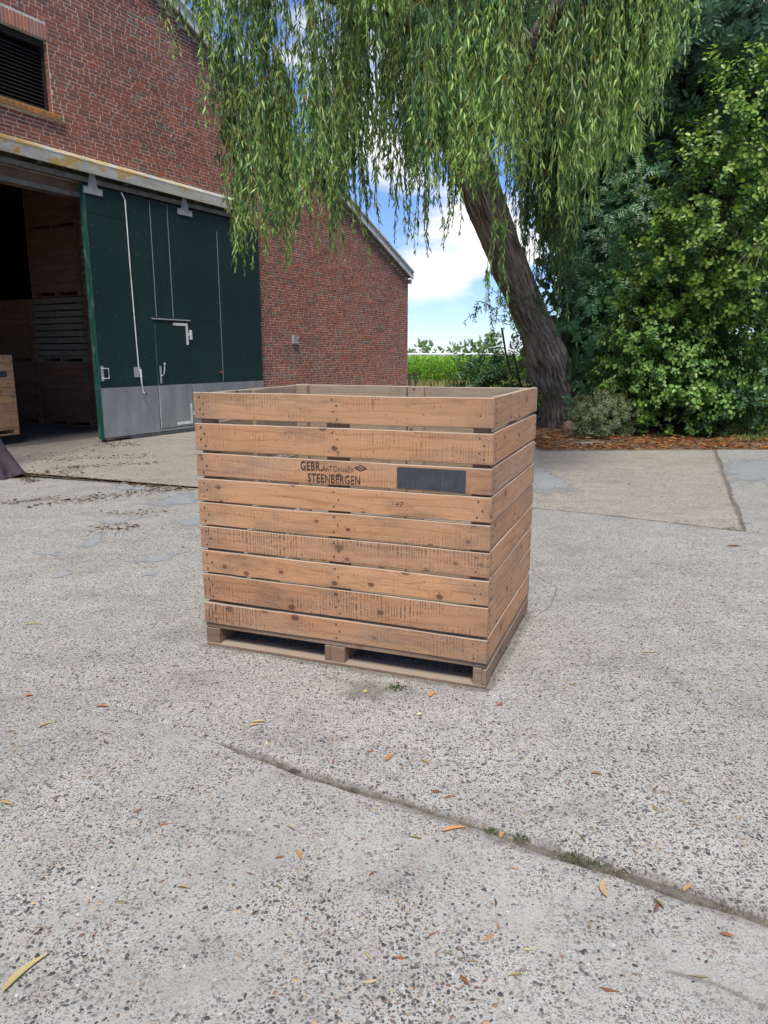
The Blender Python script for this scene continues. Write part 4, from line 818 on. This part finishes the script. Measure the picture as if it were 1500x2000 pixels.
def shrub(name, label, cat, base, blobs, protos, n_obj, n_rest, seed, mat='leaf', stem=None, group=None, shoot='leafy_shoot', grav=.25, fruit=None, sc_=(.8, 1.25)):
    """blobs: (centre, radii, weight) volumes of the plant in place; shoots fill them, the ones facing the yard are single parts"""
    rr = np.random.default_rng(seed); root = empty(name, base, label=label, cat=cat, group=group); B = np.array(base); me = [np_mesh(shoot, *p, M[mat]) for p in protos]; cand = []
    wt = np.array([b_[2] for b_ in blobs], float); wt /= wt.sum()
    for _ in range(n_obj+n_rest):
        c, ra, _w = blobs[int(rr.choice(len(blobs), p=wt))]; d = rr.normal(size=3); d /= np.linalg.norm(d)
        if rr.random() < .55 and d[1] > 0: d[1] = -d[1]
        k = rr.uniform(.45, 1.)**.4*rr.uniform(.8, 1.08); p = np.array(c) + d*np.array(ra)*k
        if p[2] < .06: p[2] = rr.uniform(.06, .3)
        o = d + np.array([rr.normal(0, .35), -.25+rr.normal(0, .3), grav+rr.normal(0, .35)]); cand.append((p[1]-.6*k, p, o))
    cand.sort(key=lambda q: q[0]); restm = {}
    cr = empty('crown'); cr.parent = root
    for i, (_, p, o) in enumerate(cand):
        q, s = align(o, rr, rr.uniform(*sc_)); j = int(rr.integers(0, len(protos)))
        if i < n_obj: ob = link(shoot, me[j], cr, p-B); ob.rotation_mode = 'QUATERNION'; ob.rotation_quaternion = q; ob.scale = (s, s, s)
        else: restm.setdefault(j, []).append(np.array(Matrix.LocRotScale(Vector(p-B), q, Vector((s, s, s))), float))
    if restm: link('inner_foliage', np_mesh('inner_foliage', *merge([mats_apply(protos[j], m_) for j, m_ in restm.items()]), M[mat]), cr, kind='stuff')
    for pts, r0, r1 in (stem or []): limb([np.array(p)-B for p in pts], r0, r1, root, 'dark_bark', 'trunk' if r0 > .08 else 'stem')
    if fruit:
        fm = bpy.data.meshes.new('fruit'); m_ = MB(); m_.tube([(0, 0, -.018), (0, 0, -.012), (0, 0, 0), (0, 0, .012), (0, 0, .018)], [.004, .014, .019, .014, .004], 8); fm = m_.mesh('fruit', M['fruit'], True)
        for u, v, Y in fruit: link('fruit', fm, root, at_y(u, v, Y)-B)
    return root
A = at_y
oval_b = [leafy_shoot(300+i, .60, 24, .092, (.085, .185, .038), .66, 'oval', (.21, .35, .075)) for i in range(4)]
oval_y = [leafy_shoot(320+i, .64, 22, .092, (.095, .195, .038), .72, 'oval', (.24, .37, .065)) for i in range(4)]
oval_d = [leafy_shoot(340+i, .60, 20, .11, (.070, .150, .055), .62) for i in range(3)]
pinn = [leafy_shoot(360+i, .55, 7, .27, (.085, .200, .090), kind='pinnate') for i in range(4)]
pinn_a = [leafy_shoot(380+i, .7, 8, .34, (.075, .155, .088), kind='pinnate') for i in range(3)]
tiny = [leafy_shoot(400+i, .30, 34, .040, (.15, .215, .095), .45, 'oval', (.25, .29, .16)) for i in range(3)]
gx = lambda u, Y: float(at_y(u, 700, Y)[0])
shrub('rowan_bush', 'dark green shrub with feathered leaves right behind the willow trunk', 'shrub', (gx(1170, 15.4), 15.6, -.02),
      [(A(1200, 640, 15.5), (.85, .75, 1.3), 4), (A(1165, 520, 15.9), (.95, .8, 1.0), 4), (A(1240, 480, 15.6), (1.0, .9, 1.2), 3), (A(1195, 760, 15.6), (.65, .6, .8), 3)], pinn, 170, 170, 31, stem=[([(gx(1180, 15.6), 15.7, -.05), A(1190, 650, 15.7), A(1200, 450, 15.7)], .05, .02)])
shrub('snowberry_bush', 'bushy shrub with bright rounded leaves, low in front of the tall greenery', 'shrub', (gx(1300, 14.3), 14.5, -.02),
      [(A(1270, 690, 14.2), (.75, .6, .75), 4), (A(1340, 720, 14.1), (.85, .6, .8), 4), (A(1240, 760, 14.3), (.6, .5, .5), 3), (A(1330, 800, 14.1), (.9, .5, .5), 4), (A(1400, 650, 14.4), (.8, .6, .8), 3)], oval_b, 250, 260, 32, stem=[([(gx(1310, 14.5), 14.6, -.05), A(1300, 740, 14.5), A(1290, 640, 14.5)], .03, .01)], sc_=(.65, 1.0))
shrub('plum_tree', 'fruiting plum tree with bright leaves reaching over from the right edge', 'tree', (gx(1405, 14.9), 14.9, -.02),
      [(A(1390, 420, 13.6), (.95, .8, 1.2), 4), (A(1450, 260, 13.4), (.8, .8, .9), 3.4), (A(1330, 530, 13.9), (.85, .7, .8), 3), (A(1480, 520, 13.6), (.7, .7, 1.0), 3), (A(1520, 380, 13.6), (.9, .8, 1.3), 2)], oval_y, 240, 230, 33,
      stem=[([(gx(1415, 14.9), 14.9, -.05), A(1402, 700, 14.9), A(1398, 600, 14.85), A(1392, 500, 14.7), A(1420, 380, 14.4)], .24, .12), ([A(1398, 600, 14.85), A(1440, 480, 14.2), A(1500, 420, 13.8)], .05, .02)],
      fruit=[(1415, 292, 12.6), (1440, 225, 12.5), (1402, 345, 12.7), (1371, 512, 13.0), (1345, 350, 12.7), (1460, 300, 12.5), (1240, 555, 13.3), (1432, 475, 12.8), (1410, 700, 13.3)], sc_=(.7, 1.1))
shrub('privet_bush', 'dark leafy bush filling the lower right edge beside the yard', 'shrub', (gx(1480, 14.2), 14.5, -.02),
      [(A(1490, 740, 14.1), (.8, .7, 1.1), 4), (A(1430, 790, 14.1), (.7, .6, .6), 4), (A(1560, 680, 14.2), (.9, .7, 1.3), 3), (A(1480, 620, 14.4), (.8, .7, .8), 3)], oval_d+oval_b[:1], 140, 130, 34, sc_=(.7, 1.0))
shrub('ash_tree', 'tall dark ash tree with bluish feathered leaves in the upper right corner', 'tree', (gx(1360, 17.5), 17.5, -.02),
      [(A(1400, 90, 15.2), (1.3, 1.0, 1.2), 3), (A(1480, 20, 14.6), (1.1, 1.0, 1.0), 3), (A(1330, 250, 16.2), (1.6, 1.0, 1.7), 4), (A(1480, 160, 15.6), (1.4, 1., 1.6), 3), (A(1250, 120, 16.6), (1.8, 1.0, 2.0), 4)], pinn_a, 120, 260, 35,
      stem=[([(gx(1360, 17.5), 17.5, -.05), A(1350, 500, 17.5), A(1340, 250, 17.3), A(1350, 60, 17)], .22, .10)], sc_=(.9, 1.4))
shrub('elder_bush', 'dense dark shrub seen in gaps behind the willow and bright leaves', 'shrub', (gx(1220, 17.6), 17.6, -.02),
      [(A(1290, 600, 17.2), (1.7, .8, 3.0), 4), (A(1330, 350, 17.4), (2.2, .8, 2.6), 4), (A(1430, 620, 17.0), (2.4, .8, 3.0), 4), (A(1225, 330, 17.6), (1.3, .8, 2.4), 4), (A(1500, 250, 17.2), (2.2, .8, 3.2), 3), (A(1240, 100, 18.2), (2.2, .8, 2.6), 3), (A(1180, 700, 17.4), (.7, .7, 1.4), 3)], oval_d, 60, 1700, 36, sc_=(1.6, 2.7))
shrub('spiraea_shrub', 'low rounded grey green shrub at the foot of the willow trunk', 'shrub', tuple(ground(1172, 853)),
      [(ground(1172, 853)+[0, .1, .32], (.52, .4, .40), 5), (ground(1140, 850)+[0, .0, .28], (.28, .3, .30), 2), (ground(1208, 850)+[0, .05, .30], (.30, .3, .30), 2)], tiny, 190, 150, 37, grav=.5, sc_=(.6, 1.0))
shrub('holly_bush', 'dark bush behind the crate beside the corn field', 'shrub', (gx(950, 21), 21, -.05), [(np.array([gx(950, 21), 21, .55]), (.72, .6, .75), 4), (np.array([gx(975, 21), 21.2, .75]), (.5, .5, .62), 2)], oval_d, 70, 120, 38, sc_=(.7, 1.1))
shrub('climbing_vine', 'yellow green climber on dark stakes behind the willow trunk', 'climber', (gx(1010, 20), 20, -.05), [(np.array([gx(1020, 20), 20.2, .9]), (.36, .4, .8), 3), (np.array([gx(1035, 20), 20.2, .6]), (.4, .4, .8), 3)], oval_y, 40, 60, 39, sc_=(.6, .9))
for k, (pts, lb) in enumerate(((((980, 640), (988, 690), (1003, 752)), 'thin dark stake leaning left of the climber'), (((1002, 690), (1010, 720), (1017, 752)), 'thin dark stake amid the yellow green climber'))):
    P_ = [A(u, v, 19.6) for u, v in pts]; P_.append(np.array([P_[-1][0]+.05, 19.6, -.06])); m_ = MB(); m_.tube(P_, .028, 7); m_.obj('garden_stake', M['stake'], label=lb, cat='stake', group='stakes behind the willow')
# bare twigs at the far right
tw = MB(); b0 = A(1502, 470, 12.9)
for u, v in ((1455, 500), (1448, 530), (1470, 545), (1440, 515), (1478, 520)): tw.tube([b0, A((u+1495)/2, (v+470)/2-8, 12.8), A(u, v, 12.75)], [.012, .008, .003], 5)
twig_o = tw.obj('dead_branch', M['grey_wood'], label='bare pale dead branch sticking out at the right edge', cat='branch')

# ---------------------------------------------------------------- corn, far trees, pipe, trestle
def corn():
    rr = np.random.default_rng(3); parts = []
    def plant(seed):
        q = np.random.default_rng(seed); ps = [stem_tris([(0, 0, 0), (0, 0, .8), (0, 0, 1.35)], [.014, .011, .004], (.09, .16, .03), 3)]; V, F, C, n = [], [], [], 0
        for k in range(9):
            a = k*math.pi+q.normal(0, .5); z0 = .15+k*.135; L = q.uniform(.55, .85); t = np.linspace(0, 1, 5); out = t*L*.62; up = z0 + L*(.75*t-.72*t**2)+.12*t; w_ = np.array([.03, .042, .036, .022, .002]); d = np.array([math.cos(a), math.sin(a)]); sd = np.array([-d[1], d[0]]); c = jitter((.17, .33, .05), 1, q, .35)[0]
            ctr = np.stack([d[0]*out, d[1]*out, up], 1); S = np.stack([sd[0]*w_, sd[1]*w_, 0*w_], 1); vv = np.concatenate([ctr-S, ctr+S]); V.append(vv); C.append(np.tile(c, (10, 1))); F += [(n+i, n+i+1, n+i+6) for i in range(4)] + [(n+i, n+i+6, n+i+5) for i in range(4)]; n += 10
        ps.append((np.concatenate(V), np.array(F), np.concatenate(C))); return merge(ps)
    pr = [plant(i) for i in range(5)]; mm = {}
    for row in range(22):
        y = 38.5 + row*.75
        for x in np.arange(-4, 22, .17 if row < 8 else .28): s = rr.uniform(.9, 1.1); mm.setdefault(int(rr.integers(0, 5)), []).append(np.array(Matrix.LocRotScale(Vector((x+rr.normal(0, .03), y+rr.normal(0, .05), -.06)), Matrix.Rotation(rr.uniform(0, 6), 3, 'Z').to_euler(), Vector((s, s, s))), float))
    link('corn_field', np_mesh('corn_field', *merge([mats_apply(pr[j], m_) for j, m_ in mm.items()]), M['corn_leaf']), kind='stuff', label='green corn crop standing in the field behind the yard', cat='corn')
    n = 9000; P = np.stack([rr.uniform(-3, 16, n), rr.uniform(29, 38.4, n), np.full(n, -.06)], 1); D = rr.normal(0, .35, (n, 3)); D[:, 2] = 1; ln = rr.uniform(.15, .5, n); C = np.where(rr.random((n, 1)) < .6, np.array([.30, .24, .11]), np.array([.14, .19, .05]))*rr.uniform(.7, 1.3, (n, 1))
    link('field_grass', np_mesh('field_grass', *narrow_leaves(P, D, ln, ln*.06+.008, C, rr), M['dry_leaf']), kind='stuff', label='dry grass verge along the corn', cat='grass')
corn()
far_leaf = [leafy_shoot(500+i, 1.6, 26, .55, (.19, .30, .11), .7, 'oval') for i in range(3)]
for k, (u, Y, hh) in enumerate([(802, 260, 3.6), (818, 250, 6.2), (836, 255, 6.0), (855, 265, 4.4), (872, 300, 2.6), (884, 230, 5.2), (900, 235, 5.6), (916, 228, 5.8), (932, 225, 5.2), (945, 200, 6.4), (958, 190, 7.0)]):
    x = (u-750)/FPX*Y*1.0; rr = np.random.default_rng(600+k); root = empty('far_tree', (x, Y, -.06), label='%s small green tree along the horizon, counted from the barn corner' % 'first second third fourth fifth sixth seventh eighth ninth tenth eleventh'.split()[k], cat='tree', group='trees on the horizon')
    mm = {}
    for _ in range(26): 
        d = rr.normal(size=3); d /= np.linalg.norm(d); p = np.array([0, 0, hh*.60])+d*np.array([hh*.34, hh*.34, hh*.40])*rr.uniform(.4, 1); q, s = align(d+[0, 0, .5], rr, hh/6*rr.uniform(.7, 1.1)); mm.setdefault(int(rr.integers(0, 3)), []).append(np.array(Matrix.LocRotScale(Vector(p), q, Vector((s, s, s))), float))
    link('crown', np_mesh('crown', *merge([mats_apply(far_leaf[j], m_) for j, m_ in mm.items()]), M['leaf']), root); m_ = MB(); m_.tube([(0, 0, 0), (0, 0, hh*.6)], [hh*.03, hh*.015], 6); m_.obj('trunk', M['dark_bark'], root)
pipe = empty('irrigation_boom', (4, 92, -.06), label='long white horizontal pipe seen above the corn field', cat='pipe')
MB().tube([(-6, 0, 1.68), (12.2, 0, 1.68)], .11, 8).obj('pipe', M['white_pipe'], pipe)
for x in np.arange(-5, 12.2, 3.0): MB().tube([(x, .12, 0), (x, .12, 1.62)], .06, 6).obj('support', M['white_pipe'], pipe)
tre = empty('wooden_trestle', (gx(800, 27.2), 27.2, -.06), label='short dark wooden trestle standing by the barn corner', cat='trestle')
for x in (.0, .22): MB().box(x-.05, x+.05, -.05, .05, 0, .82).obj('leg', M['fence_wood'], tre)
MB().box(-.10, .30, -.055, .055, .825, .90).obj('rail', M['fence_wood'], tre)

# ---------------------------------------------------------------- dark leaning trunk at the left edge
pt_base = ground(4, 932); pt = empty('leaning_tree', tuple(pt_base), label='smooth dark purple tree trunk leaning out of the left edge of the yard', cat='tree')
cs = [np.array([.02, 0, -.03]), np.array([-.02, 0, .10]), np.array([-.15, .0, .35]), np.array([-.30, .03, .65]), np.array([-.46, .1, 1.1]), np.array([-.62, .25, 1.8]), np.array([-.7, .3, 3.2]), np.array([-.75, .3, 5.0])]
pv, pf, _, _ = trunk_mesh(cs, [.235, .215, .20, .19, .185, .18, .17, .15], 40, 8, bulge=[(0, 0., .8, .35, .06), (.4, math.pi*1.78, .9, .22, -.07), (0, math.pi*1.45, .7, .5, .05)], seed=9, amp=.012)
link('trunk', np_mesh('trunk', pv, pf, None, M['purple_bark'], True), pt)
lm_rest = []
for q in ([(-.75, .3, 4.9), (-1.3, .1, 5.8), (-2.0, .0, 6.3)], [(-.75, .3, 4.9), (-.6, -.4, 6.0), (-.9, -1.0, 6.8)]): limb([np.array(p) for p in q], .10, .03, pt, 'purple_bark')
rr = np.random.default_rng(77); mm = {}
for _ in range(110):
    d = rr.normal(size=3); d /= np.linalg.norm(d); p = np.array([-1.5, .2, 6.6])+d*np.array([1.5, 1.6, 1.1])*rr.uniform(.5, 1); q, s = align(d+[0, 0, .3], rr, rr.uniform(.9, 1.3)); mm.setdefault(int(rr.integers(0, 3)), []).append(np.array(Matrix.LocRotScale(Vector(p), q, Vector((s, s, s))), float))
link('crown', np_mesh('crown', *merge([mats_apply(oval_d[j], m_) for j, m_ in mm.items()]), M['leaf']), pt)

# ---------------------------------------------------------------- small things on the ground
def litter(name, P, rr, cols, lmin=.05, lmax=.11, label=None, zr=.02):
    n = len(P); an = rr.uniform(0, 2*math.pi, n); D = np.stack([np.cos(an), np.sin(an), rr.normal(0, .12, n)], 1); ln = rr.uniform(lmin, lmax, n); C = np.array(cols)[rr.integers(0, len(cols), n)]*rr.uniform(.6, 1.3, (n, 1)); P = P.copy(); P[:, 2] += rr.uniform(.003, zr, n)
    V, F, C = narrow_leaves(P, D, ln, ln*rr.uniform(.12, .26, n), C, rr); V[:, 2] = np.maximum(V[:, 2], .0025 + P[:, 2].min()*0); return link(name, np_mesh(name, V, F, C, M['dry_leaf']), kind='stuff', label=label, cat='leaves')
rr = np.random.default_rng(15)
n = 9000; P = np.stack([rr.uniform(2.2, 12, n), 11.75 + np.abs(rr.normal(0, 1.5, n)), np.zeros(n)], 1)
keep = np.array([mnoise.fractal(Vector((p[0]*.8, p[1]*.9, 3)), .6, 2., 4) for p in P]) > -.18; P = P[keep]
litter('leaf_litter', P, rr, [(.28, .10, .03), (.33, .14, .045), (.22, .075, .025), (.38, .24, .10)], .06, .15, 'orange brown fallen leaves along the foot of the hedge', .05)
pts = []
for (u0, v0), (u1, v1), n, w_ in (((70, 900), (300, 890), 260, 5), ((100, 915), (310, 905), 150, 4), ((40, 935), (160, 915), 240, 10), ((190, 868), (270, 866), 160, 6), ((0, 985), (110, 972), 110, 4), ((60, 990), (200, 965), 120, 5), ((150, 980), (300, 958), 160, 6), ((205, 1005), (330, 1000), 60, 8), ((90, 925), (300, 950), 150, 4), ((230, 945), (360, 955), 160, 5), ((30, 925), (70, 940), 160, 5), ((180, 1035), (270, 1030), 90, 8), ((290, 960), (370, 955), 90, 4), ((60, 890), (200, 880), 90, 8)):
    for _ in range(n):
        t = rr.random(); pts.append(ground(u0+(u1-u0)*t+rr.normal(0, 6), v0+(v1-v0)*t+rr.normal(0, w_*.55)))
litter('leaf_drift', np.array(pts), rr, [(.11, .065, .035), (.16, .085, .04), (.24, .15, .06), (.07, .045, .03)], .02, .07, 'brown leaf drifts washed across the yard near the barn door', .008)
pts = [ground(rr.uniform(0, 1500), 880+rr.random()**1.6*1050) for _ in range(210)] + [ground(rr.uniform(1050, 1500), rr.uniform(875, 1010)) for _ in range(70)]
def clear(p):                                        # not inside the crate
    d = np.array(p) - np.array([CX, CY, 0]); a, b_ = d@ce, d@cn; return not (-CW-.02 < a < .04 and -.02 < b_ < CDp+.03)
litter('scattered_leaf_bits', np.array([p for p in pts if clear(p)]), rr, [(.42, .22, .07), (.36, .28, .10), (.30, .12, .05), (.45, .38, .20), (.22, .09, .04)], .015, .055, 'tiny leaf bits scattered over the whole yard', .006)
# single leaves one can point at
def leaf_object(u, v, length, ang, width, col, label, curl=.15, name='fallen_leaf'):
    n = 9; t = np.linspace(0, 1, n); wd = width*np.sin(math.pi*t**.8)**.8*.5; z = .004 + curl*length*(t-.5)**2*1.2; bend = .12*length*np.sin(t*3); m_ = MB(); v_ = []
    for i in range(n): x = (t[i]-.5)*length; v_ += [(x, bend[i]-wd[i]-.0004, z[i]+wd[i]*.45), (x, bend[i], z[i]), (x, bend[i]+wd[i]+.0004, z[i]+wd[i]*.45)]
    f = []
    for i in range(n-1):
        for k in (0, 1): f.append((i*3+k, (i+1)*3+k, (i+1)*3+k+1, i*3+k+1))
    m_.add(v_, f, col); return m_.obj(name, M['dry_leaf'], None, True, loc=ground(u, v), rot=(0, 0, R(ang)), label=label, cat='leaf', group='fallen leaves on the concrete')
for a_ in [(52, 1905, .135, 62, .020, (.50, .42, .19), 'long pale yellow leaf in the bottom left corner'), (845, 1358, .055, 60, .018, (.50, .22, .05), 'orange leaf just in front of the crate beside its right corner'), (762, 1482, .055, 55, .018, (.50, .25, .09), 'short orange leaf between crate and mossy joint'),
    (830, 1490, .045, -50, .012, (.42, .28, .12), 'tan curled leaf right of the short orange leaf'), (888, 1623, .085, 14, .014, (.48, .22, .08), 'long narrow orange leaf lying along the mossy joint'), (982, 1633, .04, 55, .012, (.40, .26, .12), 'small tan leaf standing among joint weeds'), (582, 1672, .05, -70, .012, (.48, .27, .08), 'upright curved orange leaf below the joint, left of centre'),
    (1183, 1738, .075, 80, .018, (.52, .36, .20), 'pale tan leaf below the weedy joint at right'), (1165, 1513, .04, -18, .012, (.22, .13, .05), 'dark brown leaf alone right of centre'), (1270, 1276, .09, 3, .010, (.36, .30, .13), 'straw coloured blade right of the crate'), (1435, 1068, .12, -10, .03, (.22, .11, .05), 'crumpled brown leaf near the slab corner at right'),
    (505, 1412, .06, 5, .014, (.56, .46, .24), 'cream leaf in front of the crate at left'), (497, 1418, .045, 25, .014, (.48, .34, .18), 'tan leaf touching the cream leaf'), (820, 1397, .025, 30, .014, (.60, .58, .30), 'tiny pale yellow leaf below the orange leaf'), (715, 1352, .03, 60, .012, (.50, .45, .08), 'small yellow leaf under the crate middle'),
    (65, 1221, .12, 4, .010, (.50, .36, .14), 'straw stalk on the concrete at the left edge'), (57, 1360, .035, 20, .022, (.45, .16, .04), 'small rusty leaf near the left edge'), (90, 1417, .06, 40, .012, (.40, .34, .12), 'olive yellow leaf below the rusty leaf'), (200, 1382, .06, -6, .014, (.30, .13, .07), 'reddish brown leaf left of the crate front'),
    (1237, 1135, .035, -25, .014, (.55, .52, .36), 'small pale curled leaf midway to the hedge'), (1345, 1738, .05, 30, .012, (.40, .26, .13), 'thin tan leaf on the lower right concrete'), (358, 1070, .035, 10, .018, (.06, .13, .04), 'small green leaf just left of the crate')]: leaf_object(*a_)
# weeds in the joints
def tufts(name, spots, label, cat='weeds'):
    parts = []; rr = np.random.default_rng(8)
    for u, v, n, hh, sp, col in spots:
        c = ground(u, v); P = np.stack([c[0]+rr.normal(0, sp, n), c[1]+rr.normal(0, sp*.6, n), np.full(n, -.012)], 1); D = rr.normal(0, .6, (n, 3)); D[:, 2] = rr.uniform(.5, 1.2, n); ln = rr.uniform(.4, 1.1, n)*hh; parts.append(narrow_leaves(P, D, ln, ln*.12+.0012, jitter(col, n, rr, .3), rr))
    return link(name, np_mesh(name, *merge(parts), M['leaf']), kind='stuff', label=label, cat=cat)
gcol, ycol, rcol = (.075, .12, .035), (.16, .15, .06), (.10, .03, .03)
tufts('joint_weeds', [(553, 1491, 90, .022, .012, (.17, .19, .08)), (572, 1503, 160, .016, .014, rcol), (694, 1540, 60, .022, .010, gcol), (680, 1533, 60, .012, .02, ycol), (620, 1520, 60, .010, .03, ycol), (760, 1562, 80, .012, .04, ycol), (830, 1585, 60, .016, .025, gcol), (960, 1626, 70, .03, .010, gcol), (1020, 1638, 80, .03, .012, gcol), (1120, 1675, 120, .028, .022, gcol), (1155, 1688, 120, .03, .022, (.09, .11, .04)), (1200, 1704, 160, .022, .03, ycol), (1290, 1730, 160, .014, .04, (.16, .13, .09)), (1400, 1765, 160, .014, .04, (.15, .12, .08)), (510, 1480, 50, .01, .03, ycol), (1430, 1033, 120, .03, .05, (.05, .07, .03)), (1455, 1022, 60, .03, .03, (.05, .09, .03)), (1370, 1027, 100, .02, .06, (.07, .075, .035))], 'moss and small weeds growing in the slab joints')
tufts('grass_tuft', [(775, 1345, 120, .035, .022, (.09, .16, .04))], 'small bright green grass tuft in front of the crate', 'grass')['kind'] = 'stuff'
tufts('crack_moss', [(650, 1355, 40, .012, .02, gcol)], 'tiny moss spot in front of the crate', 'moss')
tufts('verge_grass', [(1455, 860, 160, .16, .10, (.20, .24, .08)), (1490, 859, 160, .18, .12, (.20, .23, .08)), (1405, 864, 100, .10, .08, (.12, .17, .06))], 'yellow green grass clump at the right edge under the bush', 'grass')
# loose and half sunk pebbles of the worn surface, near the camera
def pebbles():
    rr = np.random.default_rng(12); ic = np.array([(math.cos(a)*q, math.sin(a)*q, z) for z, q in ((0, 1), (.45, .82)) for a in np.linspace(0, 2*math.pi, 7)[:-1]] + [(0, 0, .62)]); f = [(i, (i+1) % 6, 6+(i+1) % 6) for i in range(6)] + [(i, 6+(i+1) % 6, 6+i) for i in range(6)] + [(6+i, 6+(i+1) % 6, 12) for i in range(6)]; F0 = np.array(f); n = 0; V, F, C = [], [], []
    pal = np.array([(.05, .05, .055), (.09, .09, .09), (.07, .068, .07), (.16, .15, .14), (.30, .28, .25), (.42, .41, .38), (.20, .11, .07), (.42, .30, .16), (.42, .42, .4)])
    for _ in range(5200):
        u, v = rr.uniform(-60, 1560), 1190 + rr.random()**.75*850; p = ground(u, v)
        if not clear(p): continue
        if mnoise.fractal(Vector((p[0]*1.7, p[1]*1.7, 1)), .6, 2., 4) < rr.normal(.0, .22): continue
        s = rr.uniform(.0025, .0058)*(1.35 if rr.random() < .12 else 1); a = rr.uniform(0, 6.28); q = ic*np.array([s*rr.uniform(1, 1.6), s*rr.uniform(.7, 1), s*.55]); q = q @ np.array([[math.cos(a), math.sin(a), 0], [-math.sin(a), math.cos(a), 0], [0, 0, 1]]) + [p[0], p[1], -.0004]
        V.append(q); F.append(F0+n); n += 13; C.append(np.tile(pal[rr.choice(9, p=[.28, .22, .16, .14, .06, .02, .07, .04, .01])]*rr.uniform(.7, 1.2), (13, 1)))
    link('pebbles', np_mesh('pebbles', np.concatenate(V), np.concatenate(F), np.concatenate(C), M['stone_bits'], True), kind='stuff', label='small pebbles showing in the worn concrete', cat='pebbles')
pebbles()
st = MB(); st.tube([(0, 0, -.03), (0, 0, .05), (.0, 0, .16), (.01, 0, .20)], [.15, .16, .13, .05], 7); st.obj('field_stone', M['stone'], loc=ground(1112, 842), rot=(0, 0, .4), label='reddish stone at the foot of the willow trunk', cat='stone')
ts = MB(); ts.box(-.2, .2, -.09, .09, -.02, .03); ts.obj('broken_slab', M['concrete_far'], loc=ground(1155, 868), rot=(0, 0, .1), label='flat piece of concrete lying in leaf litter before the low shrub', cat='slab')
